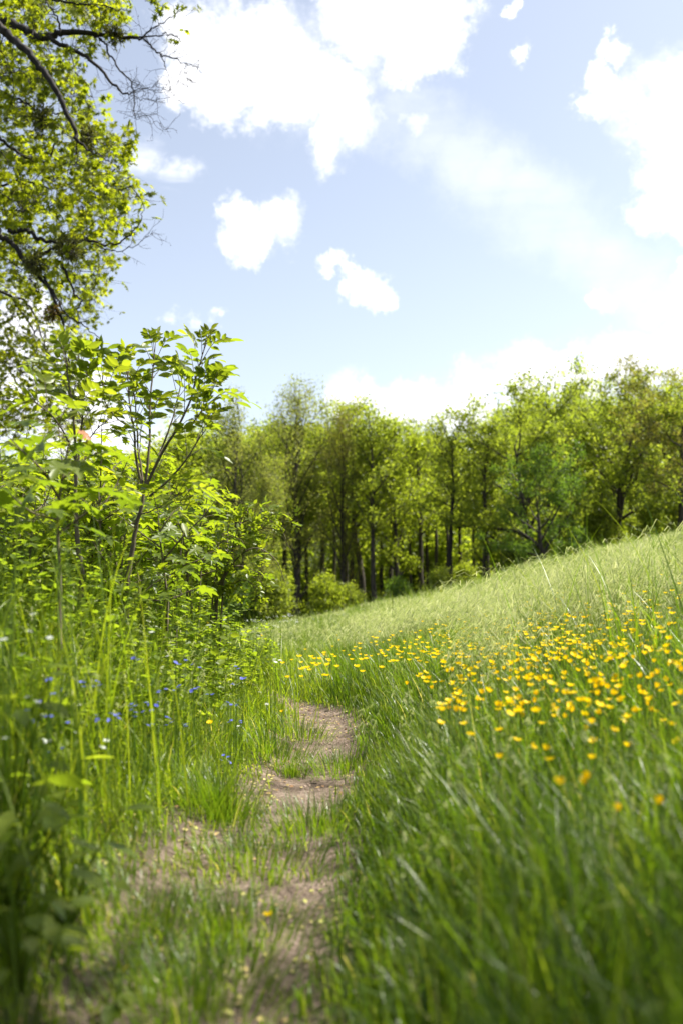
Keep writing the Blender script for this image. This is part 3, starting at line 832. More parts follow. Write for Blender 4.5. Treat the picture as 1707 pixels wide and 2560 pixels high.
mistletoe(290, 85, 34, 13, 'round dark mistletoe ball on the long bare limb against the sky')
mistletoe(108, 300, 40, 12.6, 'brownish mistletoe clump deep among the upper maple leaves', sq=1.5)
mistletoe(222, 345, 32, 12.2, 'dark mistletoe clump at the lower end of the arching limb')
mistletoe(172, 620, 46, 12.6, 'largest mistletoe clump around the fork of the middle limbs', sq=.85)
mistletoe(88, 655, 34, 12.4, 'mistletoe clump left of the largest one below the crooked limb')
mistletoe(132, 780, 26, 12.6, 'withered orange-brown mistletoe clump low on the hanging limb', 'mistle_brown')

# ------------------------------------------------------------------ saplings and bushes on the left bank
def along(q, s):
    i = np.linspace(0, 1, len(q)); return np.array([np.interp(s, i, q[:, k]) for k in range(3)])
def pinnate(al, at_, p, d, L_, pairs=4, up=np.array([0, 0, 1.]), rn=None, lf=.36):
    """compound leaf: leaflets in pairs along a thin stalk"""
    d = norm(d); e_ = p + d * L_; m_ = p + d * L_ * .5 + np.array([0, 0, .04 * L_ / .2])
    e_ = e_ - np.array([0, 0, .12 * L_])
    c = spline([p, m_, e_], 7)
    tube(at_, c, np.linspace(.0022, .0010, 7), 3)
    nr = norm(up + rng.normal(0, .25, 3)); nr = norm(nr - d * np.dot(nr, d)); sdv = np.cross(nr, d)
    P_, A_, S_ = [], [], []
    for k in range(pairs):
        s = .38 + .58 * k / pairs; b = along(c, s)
        for sg in (-1, 1):
            P_.append(b); A_.append(norm(sdv * sg + d * (.45 + .25 * k / pairs) + rng.normal(0, .1, 3) - np.array([0, 0, .18]))); S_.append(L_ * lf * (1 - .25 * abs(k / pairs - .5)) * rng.uniform(.85, 1.1))
    P_.append(c[-1]); A_.append(norm(c[-1] - c[-3])); S_.append(L_ * lf)
    n = len(P_)
    if rn is None: rn = rng.random()
    leaves(al, OVL, np.array(P_), np.array(A_), nr + rng.normal(0, .18, (n, 3)), np.array(S_), np.clip(rn + rng.normal(0, .1, n), 0, 1))
OVL = fan(sym([(0, 0, 0), (.14, .12, .02), (.34, .20, .045), (.6, .19, .045), (.84, .09, .02), (1, 0, -.06)]), .45, -.01)

def build_thing(name, origin, label, cat, parts, group=None):
    o = empty(name, origin, label, cat, group)
    for nm, acc, mt, sm in parts:
        if acc.n: acc.build(nm, M[mt], o, sm, origin=origin)
    return o

def ash_sapling(stem, branches, Y, label, r0=.014, leafL=.22, low=.35):
    st, lv, rc = Acc(), Acc(), Acc()
    for pts, ra, rb, lo in [(stem, r0, r0 * .6, 2)] + branches:
        q = spline(np.array([P(a_, b_, Y + dy) for a_, b_, dy in pts]), 22)
        q[1:] += np.cumsum(rng.normal(0, .0012, (21, 3)), 0)
        tube(st, q, np.linspace(ra, rb, 22), 6)
        if lo >= 1: continue
        ln = np.sum(np.linalg.norm(np.diff(q, axis=0), axis=1))
        nn = max(3, int(ln * (1 - lo) / .075)); a0 = rng.uniform(0, 6.28)
        for k in range(nn):
            s = lo + (1 - lo) * (k + .6) / nn; b = along(q, s); t_ = norm(along(q, min(1, s + .03)) - along(q, s - .03))
            a0 += np.pi / 2 + rng.normal(0, .2)
            u_ = norm(np.cross(t_, [0.2, 1, .1])); w_ = np.cross(t_, u_)
            for sg in (0, np.pi):
                if rng.random() < .1: continue
                side = u_ * math.cos(a0 + sg) + w_ * math.sin(a0 + sg)
                dirn = norm(side * (1.0 - .35 * s) + t_ * (.55 + .5 * s) + rng.normal(0, .1, 3))
                pinnate(lv, rc, b, dirn, leafL * rng.uniform(.75, 1.1) * (1 - .35 * (s > .93)), pairs=4, rn=rng.normal(.55, .22))
        pinnate(lv, rc, q[-1], norm(q[-1] - q[-3]), leafL * .6, pairs=4, rn=.8)
        pinnate(lv, rc, q[-1], norm(norm(q[-1] - q[-3]) + rng.normal(0, .35, 3)), leafL * .5, pairs=3, rn=.9)
    p0 = P(*stem[0][:2], Y + stem[0][2])
    gz = float(H(p0[0], p0[1]))
    tube(st, [[p0[0] - .01, p0[1], gz - .03], (p0 + [p0[0] - .01, p0[1], gz]) / 2, p0], [r0 * 1.25, r0 * 1.1, r0], 6)
    build_thing('ash_sapling', (p0[0], p0[1], gz), label, 'sapling', [('stem', st, 'twig', True), ('leaves', lv, 'ash', False), ('leaf_stalks', rc, 'twig', False)], 'ash saplings')

ash_sapling([(320, 1440, 0), (335, 1345, 0), (352, 1280, 0), (361, 1232, 0)],
            [([(361, 1232, 0), (342, 1160, 0), (330, 1071, -.05), (320, 1000, -.08), (316, 935, -.1)], .008, .003, .30),
             ([(358, 1205, 0), (348, 1120, .05), (342, 1030, .12), (338, 985, .15)], .006, .003, .45),
             ([(361, 1225, 0), (373, 1130, .0), (376, 1030, .05), (380, 940, .08), (386, 885, .1)], .008, .003, .32),
             ([(361, 1230, 0), (400, 1150, -.05), (440, 1080, -.1), (480, 1000, -.1), (498, 930, -.12), (512, 880, -.12)], .009, .003, .34),
             ([(385, 1180, 0), (415, 1100, .1), (440, 1020, .15), (455, 950, .2)], .006, .003, .38),
             ([(440, 1080, -.1), (480, 1055, -.12), (505, 1020, -.15), (522, 995, -.15)], .005, .002, .3),
             ([(375, 1240, 0), (430, 1190, -.1), (475, 1130, -.15), (505, 1085, -.15), (520, 1070, -.15)], .006, .002, .35),
             ([(352, 1285, 0), (400, 1270, -.1), (450, 1235, -.2)], .004, .002, .3),
             ([(330, 1071, -.05), (290, 1040, -.15), (262, 1000, -.2), (255, 950, -.22)], .004, .002, .3)],
            4.3, 'ash sapling with a forked grey stem fanning into upright leafy shoots against the sky')
ash_sapling([(205, 1440, 0), (192, 1340, 0), (189, 1260, 0)],
            [([(189, 1260, 0), (190, 1150, 0), (186, 1040, 0), (172, 950, 0), (165, 890, 0)], .008, .003, .3),
             ([(189, 1250, 0), (196, 1130, .05), (204, 1020, .1), (200, 940, .1), (195, 900, .1)], .007, .003, .35),
             ([(190, 1150, 0), (160, 1080, -.1), (120, 1030, -.2), (90, 1005, -.2)], .005, .002, .3),
             ([(196, 1130, 0), (240, 1080, .1), (270, 1060, .1)], .004, .002, .3)],
            4.0, 'shorter ash sapling left of the forked one, half hidden by maple leaves')

def maple_sapling(paths, Y, label, leaf=.12, r0=.008, extra=0, mat='maple', red=False):
    st, lv, pt = Acc(), Acc(), Acc(); rd = Acc()
    root = None
    for pi_, pts in enumerate(paths):
        q = spline(np.array([P(a_, b_, Y + dy) for a_, b_, dy in pts]), 18)
        if root is None:
            gz = float(H(q[0][0], q[0][1])); root = np.array([q[0][0], q[0][1], gz])
            tube(st, [root - [0, 0, .03], (root + q[0]) / 2 + rng.normal(0, .01, 3), q[0]], [r0 * 1.2, r0 * 1.1, r0], 5)
        tube(st, q, np.linspace(r0 * (.9 if pi_ == 0 else .6), .002, 18), 5)
        ln = np.sum(np.linalg.norm(np.diff(q, axis=0), axis=1)); nn = max(3, int(ln / .075)); a0 = rng.uniform(0, 3)
        for k in range(nn):
            s = .15 + .85 * (k + .5) / nn; b = along(q, min(s, 1)); a0 += np.pi / 2
            t_ = norm(along(q, min(1, s + .03)) - along(q, s - .03))
            for sg in (0, np.pi):
                if rng.random() < .12: continue
                az = a0 + sg + rng.normal(0, .3); dirn = norm(np.array([math.cos(az), math.sin(az), .25]) + t_ * .4)
                pl = rng.uniform(.05, .11); e_ = b + dirn * pl
                tube(pt, [b, b + dirn * pl * .5 + [0, 0, .006], e_], [.0016, .0013, .0011], 3)
                ax = norm(dirn * np.array([1, 1, .2]) + np.array([0, 0, -.35]) + rng.normal(0, .15, 3))
                sz = leaf * rng.uniform(.55, 1.15) * (1 - .4 * (s > .9))
                tgt = lv
                leaves(tgt, MAPLE, e_[None], ax[None], (np.array([0, 0, 1]) + rng.normal(0, .35, 3))[None], sz, np.clip(rng.normal(.45, .25), 0, 1))
    parts = [('stem', st, 'twig', True), ('leaves', lv, mat, False), ('leaf_stalks', pt, 'twig', False)]
    return build_thing('maple_sapling', root, label, 'sapling', parts, 'young maples on the bank')

maple_sapling([[(150, 1420, 0), (145, 1330, 0), (150, 1240, 0), (165, 1150, 0), (175, 1100, 0)], [(150, 1250, 0), (110, 1180, -.1), (60, 1130, -.1), (20, 1090, -.1)], [(155, 1200, 0), (210, 1150, .1), (250, 1130, .1)],
               [(148, 1300, 0), (80, 1280, -.2), (20, 1230, -.3)], [(150, 1330, 0), (220, 1280, 0), (260, 1240, 0)]], 3.2, 'nearest young maple with big soft grey-green leaves at the left edge', leaf=.13)
maple_sapling([[(420, 1500, 0), (410, 1420, 0), (400, 1340, 0), (395, 1270, 0)], [(410, 1400, 0), (460, 1340, -.1), (510, 1290, -.1), (540, 1250, -.1)], [(405, 1370, 0), (350, 1330, .1), (300, 1290, .1)],
               [(412, 1430, 0), (470, 1410, -.2), (530, 1390, -.2)], [(400, 1330, 0), (440, 1270, .1), (480, 1220, .1)]], 4.6, 'bushy young maple with shiny pale leaves right of the forked ash stem', leaf=.10)
maple_sapling([[(300, 1480, 0), (290, 1400, 0), (280, 1320, 0), (270, 1240, 0)], [(290, 1400, 0), (240, 1360, 0), (200, 1310, 0)], [(285, 1360, 0), (330, 1310, .1), (370, 1260, .1)], [(282, 1330, 0), (240, 1270, .2), (230, 1210, .2)]], 4.9,
              'low young maple behind the foot of the forked ash stem', leaf=.10)
maple_sapling([[(480, 1520, 0), (470, 1440, 0), (460, 1350, 0), (455, 1280, 0)], [(470, 1430, 0), (520, 1390, 0), (560, 1350, 0)], [(465, 1390, 0), (500, 1320, .1), (520, 1240, .1), (530, 1180, .1)], [(458, 1330, 0), (430, 1270, .1)]], 5.3,
              'young maple with yellowish shoot tips beside the wild rose', leaf=.10)
maple_sapling([[(60, 1480, 0), (55, 1400, 0), (50, 1320, 0), (60, 1220, 0)], [(55, 1400, 0), (100, 1350, 0), (130, 1320, 0)], [(52, 1350, 0), (10, 1310, 0), (-30, 1280, 0)], [(58, 1300, 0), (110, 1260, .2), (130, 1210, .2)]], 4.4,
              'young maple low at the left edge behind the tall grass blades', leaf=.11)
maple_sapling([[(360, 1560, 0), (350, 1500, 0), (345, 1430, 0)], [(352, 1510, 0), (300, 1480, 0), (260, 1450, 0)], [(350, 1490, 0), (400, 1450, 0), (440, 1430, 0)], [(352, 1500, 0), (420, 1500, -.1), (470, 1480, -.1)]], 4.3,
              'knee-high maple seedling in front of the forked ash stem', leaf=.09)

gm = np.random.default_rng(9)
for i, (px, py, Y) in enumerate(((40, 1440, 5.2), (130, 1430, 5.6), (215, 1440, 5.0), (275, 1420, 5.9), (340, 1440, 5.4), (420, 1450, 5.8), (500, 1470, 6.2), (90, 1380, 6.4), (180, 1370, 6.8), (390, 1400, 6.6), (300, 1500, 4.5), (440, 1520, 5.0), (70, 1470, 4.0), (-40, 1400, 5.0))):
    hh = gm.uniform(150, 230); sh_ = gm.uniform(-25, 25)
    maple_sapling([[(px, py, 0), (px + sh_ * .4, py - hh * .5, 0), (px + sh_, py - hh, 0)], [(px + 2, py - 40, 0), (px + 50, py - 100, .1), (px + 85, py - 140, .1)], [(px - 2, py - 60, 0), (px - 45, py - 110, -.1), (px - 70, py - 150, -.1)],
                   [(px, py - 30, 0), (px + 60, py - 50, -.2)], [(px, py - 30, 0), (px - 60, py - 45, .2)]], Y, 'bushy young maple in the thicket of saplings on the bank', leaf=.105)
for i, (px, py, Y) in enumerate(((20, 1400, 4.6), (110, 1400, 4.9), (230, 1420, 5.3), (300, 1410, 5.1), (400, 1430, 5.5), (470, 1450, 5.6), (60, 1350, 5.8), (170, 1350, 6.0), (340, 1360, 6.2), (-30, 1380, 4.3), (250, 1350, 4.7), (440, 1380, 6.4))):
    hh = gm.uniform(230, 330) * (1.0 if px < 420 else .8); sh_ = gm.uniform(-30, 30)
    maple_sapling([[(px, py, 0), (px + sh_ * .4, py - hh * .5, 0), (px + sh_, py - hh, 0)], [(px + 2, py - hh * .25, 0), (px + 45, py - hh * .5, .1), (px + 75, py - hh * .72, .1)], [(px - 2, py - hh * .3, 0), (px - 40, py - hh * .55, -.1), (px - 65, py - hh * .75, -.1)],
                   [(px, py - hh * .15, 0), (px + 65, py - hh * .3, -.2)], [(px, py - hh * .15, 0), (px - 60, py - hh * .3, .2)], [(px, py - hh * .4, 0), (px + 30, py - hh * .6, .2), (px + 60, py - hh * .7, .3)]], Y, 'tall young maple in the thicket of saplings on the bank', leaf=.115, mat='maple_light')
# the one reddish leaf
al = Acc(); c = P(205, 1078, 3.2)
leaves(al, MAPLE, c[None], np.array([[.6, -.2, -.7]]), np.array([[.5, -.3, .9]]), .06, .5)
M['red'] = leaf_material('reddish_leaf', [(.42, .17, .07), (.42, .17, .07)], (1.8, 1.5, 1), .5)
for o_ in bpy.data.objects:
    if o_.get('label', '').startswith('nearest young maple'):
        ro = al.build('red_leaf', M['red'], o_, origin=np.array(o_.location)); ro['label'] = 'single orange-red leaf at the top of the sapling'

def wild_bush(name, stems, Y, label, cat, leafsize=.032, dens=26, mat='rose', twl=.16, mode='tri', r0=.006, base_px=None):
    st, lv = Acc(), Acc(); root = None
    for pts in stems:
        q = spline(np.array([P(a_, b_, Y + dy) for a_, b_, dy in pts]), 20)
        if root is None: root = np.array([q[0][0], q[0][1], float(H(q[0][0], q[0][1]))])
        g0 = np.array([q[0][0] * .5 + root[0] * .5, q[0][1] * .5 + root[1] * .5, root[2] - .02])
        if pts[0][1] > 1400: tube(st, [g0, (g0 + q[0]) / 2, q[0]], [r0, r0, r0], 5)
        tube(st, q, np.linspace(r0, .0018, 20), 5)
        ln = np.sum(np.linalg.norm(np.diff(q, axis=0), axis=1))
        for k in range(int(ln * dens)):
            s = rng.uniform(.12, 1.0); b = along(q, s)
            d = norm(rng.normal(size=3) + np.array([.15, 0, .15])); L_ = twl * rng.uniform(.3, 1.3); e_ = b + d * L_ - np.array([0, 0, .2 * L_])
            c = spline([b, b + d * L_ * .5 + rng.normal(0, .012, 3), e_], 5); tube(st, c, np.linspace(.0022, .001, 5), 3)
            for c_ in c[1:]:
                for _ in range(2):
                    dd = norm(rng.normal(size=3) + d * .5 + np.array([0, 0, -.1]))
                    n = 5; f0 = c_ + dd * leafsize * 1.1
                    nr = norm(np.array([0, 0, 1]) + rng.normal(0, .45, 3)); sdv = norm(np.cross(nr, dd))
                    ps = np.array([c_ + dd * leafsize * .9, c_ + dd * leafsize * .9, c_ + dd * leafsize * 1.5, c_ + dd * leafsize * 1.5, f0 + dd * leafsize * .7])
                    axs = norm(np.array([sdv + dd * .4, -sdv + dd * .4, sdv + dd * .6, -sdv + dd * .6, dd]))
                    leaves(lv, OVATE, ps, axs, nr + rng.normal(0, .2, (5, 3)), leafsize * rng.uniform(.7, 1.15, 5), np.clip(rng.normal(.5, .25), 0, 1))
    return build_thing(name, root, label, cat, [('stems', st, 'twig', True), ('leaves', lv, mat, False)])

wild_bush('wild_rose_bush', [
    [(528, 1540, 0), (560, 1440, 0), (578, 1380, 0), (600, 1310, 0), (622, 1265, 0)],
    [(560, 1440, 0), (590, 1360, 0), (640, 1325, .1), (690, 1325, .1), (725, 1370, .1)],
    [(540, 1470, 0), (590, 1400, 0), (640, 1370, -.1), (690, 1400, -.1), (712, 1455, -.1)],
    [(570, 1400, 0), (570, 1330, .1), (580, 1280, .1), (610, 1250, .1)],
    [(600, 1310, 0), (650, 1290, .1), (700, 1320, .1), (720, 1360, .1)],
    [(532, 1490, 0), (545, 1400, .1), (548, 1320, .2)],
    [(545, 1480, 0), (610, 1450, -.1), (650, 1480, -.1)],
    [(540, 1480, 0), (580, 1420, -.1), (620, 1420, -.1), (660, 1440, -.1)]], 5.4,
    'arching wild rose bush with small bright leaves reaching right over the meadow end', 'bush', leafsize=.036, dens=10)
wild_bush('hawthorn_bush', [
    [(250, 1540, 0), (240, 1450, 0), (230, 1380, 0), (220, 1300, 0)], [(240, 1450, 0), (290, 1400, 0), (330, 1380, 0)], [(235, 1420, 0), (180, 1370, 0), (140, 1330, 0)],
    [(250, 1520, 0), (330, 1480, 0), (390, 1450, 0)], [(245, 1500, 0), (170, 1460, 0), (110, 1420, 0)]], 5.6, 'dark tangle of small leaves filling the gap behind the maple seedling', 'bush', leafsize=.035, dens=30, mat='herb')

# herbs and nettles covering the bank: nobody could count them
hb, hs_ = Acc(), Acc()
n = 13500
x = rng.uniform(-3.9, -.55, n); y = rng.uniform(1.6, 8.5, n)
k = (path_d(x, y) > .30) & (x > -.46 * y - .5) & (fbm(x, y, 1.3) > np.where(y < 3.0, .38, .38))
x, y = x[k], y[k]
for xi, yi in zip(x, y):
    z0 = float(H(xi, yi)); h = rng.uniform(.12, .44) * (1.0 + .65 * (yi > 3.4)) * min(1, .4 + (float(path_d(xi, yi))) * 1.2)
    top = np.array([xi + rng.normal(0, .04), yi + rng.normal(0, .04), z0 + h])
    tube(hs_, [[xi, yi, z0], (np.array([xi, yi, z0]) + top) / 2 + rng.normal(0, .008, 3), top], [.0018, .0015, .001], 3)
    nn = int(rng.integers(6, 14)); s = rng.uniform(.3, 1, nn); az = rng.uniform(0, 6.28, nn)
    pos = np.array([xi, yi, z0]) * (1 - s[:, None]) + top * s[:, None]
    ax = np.stack([np.cos(az), np.sin(az), rng.uniform(-.4, .5, nn)], -1)
    leaves(hb, OVATE if rng.random() < .6 else LANCE, pos, ax, np.array([0, 0, 1]) + rng.normal(0, .4, (nn, 3)), rng.uniform(.022, .062) * rng.uniform(.7, 1.2, nn) * (1.25 if yi < 3 else 1.0), np.clip(rng.normal(.5, .2) + rng.normal(0, .1, nn), 0, 1))
hb.f4 += [f_ + hb.n for f_ in hs_.f4]; hb.v += hs_.v; hb.r += hs_.r; hb.n += hs_.n
tag(hb.build('bank_herbs', M['herb']), 'mixed leafy weeds growing thick on the bank among the grass', 'weeds', kind='stuff')

# broad-leaved plant in the bottom left corner
def broad_plant(px, py, Y, label, n=9, size=.10, name='broadleaf_plant', spread=.12, hgt_=.2):
    c = P(px, py, Y); z0 = float(H(c[0], c[1])); st, lv = Acc(), Acc()
    for k in range(n):
        az = rng.uniform(0, 6.28); rr = rng.uniform(.3, 1) * spread
        e_ = np.array([c[0] + math.cos(az) * rr, c[1] + math.sin(az) * rr, z0 + hgt_ * rng.uniform(.5, 1.15)])
        b = np.array([c[0], c[1], z0])
        tube(st, spline([b, (b + e_) / 2 + [0, 0, .04], e_], 5), [.003, .0028, .0025, .002, .0018], 4)
        leaves(lv, OVATE, e_[None], np.array([[math.cos(az), math.sin(az), rng.uniform(-.5, .1)]]), (np.array([0, 0, 1]) + rng.normal(0, .25, 3))[None], size * rng.uniform(.7, 1.2), rng.uniform(.3, 1))
    build_thing(name, (c[0], c[1], z0), label, 'plant', [('stems', st, 'herb', True), ('leaves', lv, 'herb', True)])
broad_plant(60, 2420, 1.45, 'leafy weed standing in the bottom left corner', 14, .05, spread=.10, hgt_=.22)
broad_plant(40, 2080, 1.9, 'broad-leaved plant with pale rounded leaves low in the left corner', 16, .085, spread=.13, hgt_=.26)
broad_plant(120, 2010, 2.3, 'broad-leaved plant just above the one in the left corner', 12, .075, hgt_=.22)
broad_plant(170, 2130, 1.95, 'clump of oval leaves beside the tall grass low on the left', 18, .07, spread=.13, hgt_=.24)
broad_plant(60, 2240, 1.7, 'dense leafy weed under the broad-leaved plant in the left corner', 20, .06, spread=.13, hgt_=.24)
broad_plant(30, 1930, 2.2, 'rounded leaves at the left edge among the flowers', 16, .065, spread=.12, hgt_=.4)
broad_plant(300, 2400, 1.75, 'flat pale leaf rosette on the worn ground at the bottom', 5, .05, spread=.04, hgt_=.035, name='leaf_rosette')
broad_plant(1660, 2250, 1.35, 'dull-leaved weed among the dark grass at the right edge', 8, .05, spread=.08, hgt_=.3)
broad_plant(1370, 1830, 2.7, 'bright leafy sprig standing among the buttercups', 10, .04, spread=.04, hgt_=.42)

# tall single blades and stalks
def tall_clump(px, py, Y, label, n=26, h=.9, w=.007, name='tall_grass_clump', spread=.10, mat='grass_left', az0=0, azs=3.14, bendm=.6, group='tall grass clumps', zbase=None):
    c = P(px, py, Y) if py else np.array([(px - 853.5) / FPX * Y, Y, 0])
    a = Acc(); x_ = c[0] + rng.normal(0, spread, n); y_ = c[1] + rng.normal(0, spread, n)
    blades(a, x_, y_, h * rng.uniform(.5, 1.1, n), w * .72 * rng.uniform(.6, 1.3, n), np.abs(rng.normal(.14, .12, n)), np.abs(rng.normal(bendm, .45, n)), rng.uniform(az0 - azs, az0 + azs, n), 9, rng.uniform(.1, .7, n))
    z0 = float(H(c[0], c[1]))
    o = a.build(name, M[mat], origin=(c[0], c[1], z0)); o.location = (c[0], c[1], z0)
    tag(o, label, 'grass clump', group)
T = tall_clump
T(30, 0, 2.0, 'tall blurred grass blades nearest the left edge', 60, .95, .008, spread=.13, mat='grass')
T(130, 0, 2.6, 'tall grass blades rising in front of the nearest maple', 70, 1.0, .008, spread=.16)
T(235, 0, 3.0, 'upright grass sheaf in front of the forked ash stem', 70, .95, .008, spread=.13)
T(330, 0, 2.6, 'slanting grass blades left of the blue flowers', 12, .60, .008)
T(-10, 0, 2.4, 'grass blades leaning in from the left edge', 22, 1.0, .009)
T(510, 0, 3.6, 'dark slanting grass blades above the path tuft', 10, .62, .009, az0=0, azs=.8)
T(600, 0, 5.2, 'long thin grass leaves below the wild rose', 34, .60, .008, spread=.18)
T(655, 0, 5.6, 'long grass at the corner where the bank meets the meadow', 40, .62, .008, spread=.16)
T(690, 0, 5.9, 'dark drooping grass beside the bend of the path', 30, .50, .008, spread=.12)
T(1640, 0, 3.8, 'tall grass with bent blades at the right edge above the buttercups', 90, 1.0, .009, spread=.3, mat='grass')
T(1560, 0, 4.6, 'tall grass stalks standing left of the right-edge clump', 90, 1.0, .009, spread=.34, mat='grass')
T(1690, 0, 2.6, 'arching blades at the right edge among the near buttercups', 26, .62, .011, spread=.12, mat='grass', bendm=1.2)
T(1540, 0, 1.9, 'pale arching blades in front of the near buttercups', 12, .50, .011, spread=.08, mat='grass', bendm=1.2)
T(1190, 0, 7.5, 'upright grass stalks above the middle of the buttercup drift', 14, .62, .009, spread=.12, mat='grass')

T(1470, 0, 6.0, 'wispy tall grass on the skyline of the slope', 70, .95, .009, spread=.4, mat='grass_far')
T(1330, 0, 9.0, 'thin grass stalks breaking the skyline over the middle of the slope', 60, .8, .010, spread=.6, mat='grass_far')
# tufts on and beside the worn path
for px, py, s_, n, lab in ((545, 2035, 1.0, 520, 'dense dark green grass tuft left of the path'), (731, 1925, .45, 150, 'small lone grass tuft on the bare path'), (745, 1835, .8, 300, 'grass tuft at the left edge of the narrow path stretch'),
                            (860, 1915, .62, 420, 'low grass tongue growing into the path from the right'), (680, 1890, .95, 420, 'bright grass tuft overhanging the left side of the path'), (640, 2150, .55, 420, 'flattened grass patch in the middle of the path'),
                            (790, 2060, .7, 420, 'grass tuft where the right-hand meadow meets the path'), (600, 2330, .6, 500, 'grass patch in the foreground crossing the path'), (350, 2300, .6, 500, 'grass patch at the lower left of the worn ground'), (500, 2500, .65, 600, 'blurred grass at the bottom edge in the middle')):
    c = hit(px, py)
    sp = {520: .07, 150: .035}.get(n, .11)
    a = Acc(); x_ = c[0] + np.clip(rng.normal(0, sp, n), -1.7 * sp, 1.7 * sp); y_ = c[1] + np.clip(rng.normal(0, sp * 1.1, n), -1.8 * sp, 1.8 * sp)
    dx, dy = x_ - c[0], y_ - c[1]
    blades(a, x_, y_, .19 * s_ * rng.uniform(.5, 1.2, n), .0032 * rng.uniform(.7, 1.3, n), np.minimum(.9, np.hypot(dx, dy) * 4 * rng.uniform(.3, 1.2, n)), np.abs(rng.normal(.6, .3, n)), np.arctan2(dy, dx) + rng.normal(0, .5, n), 6, np.clip(rng.normal(.35, .2, n), 0, 1))
    z0 = float(H(c[0], c[1])); o = a.build('grass_tuft', M['grass'], origin=(c[0], c[1], z0)); o.location = (c[0], c[1], z0)
    tag(o, lab, 'grass tuft', 'grass tufts by the path')

# litter on the path: pale maple flowers, scales and dry bits
M['litter'] = leaf_material('litter', [(.42, .42, .12), (.50, .42, .16), (.30, .17, .08), (.16, .09, .05)], (.8, .8, .8), .25, .7, .2)
a = Acc(); x, y = scatter(60000, 1.2, 8.0, kx=(-.3, .1), pad=.3)
d = path_d(x, y); k = (d < .34) & (rng.random(len(x)) < np.where(d > -.1, .42, .20) * (fbm(x, y, 3) > .42) * np.where(x < -.15, 1, .5))
x, y = x[k], y[k]; n = len(x)
pos = np.stack([x, y, Hp(x, y) + .004], -1)
az = rng.uniform(0, 6.28, n)
leaves(a, QUAD, pos, np.stack([np.cos(az), np.sin(az), rng.normal(0, .2, n)], -1), np.array([0, 0, 1]) + rng.normal(0, .35, (n, 3)), rng.uniform(.007, .026, n), np.clip(rng.normal(.35, .35, n), 0, 1))
tag(a.build('leaf_litter', M['litter']), 'yellowish scales and dry leaf bits strewn along the path', 'litter', kind='stuff')
# clods and small stones
M['clod'] = bark_material('clod', (.13, .09, .065), (.30, .22, .17), 40)
a = Acc(); x, y = scatter(9000, 1.2, 7.0, kx=(-.3, .1), pad=.2); k = path_d(x, y) < .02; x, y = x[k], y[k]
OCT = (np.array([[1, 0, 0], [0, 1, 0], [-1, 0, 0], [0, -1, 0], [0, 0, .7], [0, 0, -.7]]) * .5, np.array([[0, 1, 4], [1, 2, 4], [2, 3, 4], [3, 0, 4], [1, 0, 5], [2, 1, 5], [3, 2, 5], [0, 3, 5]]))
leaves(a, OCT, np.stack([x, y, Hp(x, y)], -1), sph(len(x)), sph(len(x)), rng.uniform(.004, .020, len(x)) * rng.uniform(.4, 1, len(x)), .5)
tag(a.build('soil_crumbs', M['clod']), 'small crumbs of earth lying on the trodden path', 'soil crumbs', kind='stuff')

# ------------------------------------------------------------------ flowers
M['petal'] = leaf_material('buttercup_petal', [(.90, .61, .003), (.93, .69, .006)], (1.0, 1.0, 1.0), .35, .5, .2)
M['petal_centre'] = leaf_material('buttercup_centre', [(.75, .38, .01), (.75, .38, .01)], (1, 1, 1), .2, .6, .3)
M['stemg'] = leaf_material('flower_stem', [(.08, .15, .02), (.10, .17, .02)], (2, 2, 1), .3, .5, .3)
M['blue'] = leaf_material('speedwell_petal', [(.12, .14, .62), (.17, .19, .72)], (1.2, 1.2, 1.2), .4, .5, .3)
M['white'] = leaf_material('white_petal', [(.78, .80, .74), (.82, .84, .78)], (1.0, 1.0, 1.0), .4, .5, .3)
PETAL = fan([(0, 0, 0), (.3, .22, .04), (.62, .46, .22), (.95, .36, .42), (1.02, 0, .44), (.95, -.36, .42), (.62, -.46, .22), (.3, -.22, .04)], .5, .06)
def flower_meshes(r, npet, cup, petal_mat, centre_mat, tmpl, stem_h, narrow=1.0):
    a = Acc(); az = np.arange(npet) * 2 * np.pi / npet + rng.normal(0, .06, npet)
    T_ = (tmpl[0] * np.array([1, narrow, cup]), tmpl[1])
    leaves(a, T_, np.tile([0, 0, stem_h], (npet, 1)), np.stack([np.cos(az), np.sin(az), np.full(npet, .12 * cup)], -1), np.tile([0, 0, 1.], (npet, 1)), r, rng.random(npet))
    pm = a.mesh('petals', True); pm.materials.append(petal_mat)
    a = Acc(); d = sph(26) * np.array([1, 1, .6]); d[:, 2] = np.abs(d[:, 2])
    leaves(a, OCT, np.array([0, 0, stem_h + r * .06]) + d * r * .22, sph(26), sph(26), r * .14, .5)
    cm = a.mesh('centre'); cm.materials.append(centre_mat)
    a = Acc(); bx, by = rng.normal(0, .02, 2)
    tube(a, spline([[bx, by, 0], [bx * .6 + .006, by * .6, stem_h * .5], [0, 0, stem_h]], 6), [.0016, .0015, .0014, .0013, .0012, .0012], 4)
    sm = a.mesh('stem', True); sm.materials.append(M['stemg'])
    return pm, cm, sm
BC = [flower_meshes(r_, 5, c_, M['petal'], M['petal_centre'], PETAL, .40) for r_, c_ in ((.0125, 1.0), (.0112, 1.6), (.013, .8), (.0098, 2.4))]
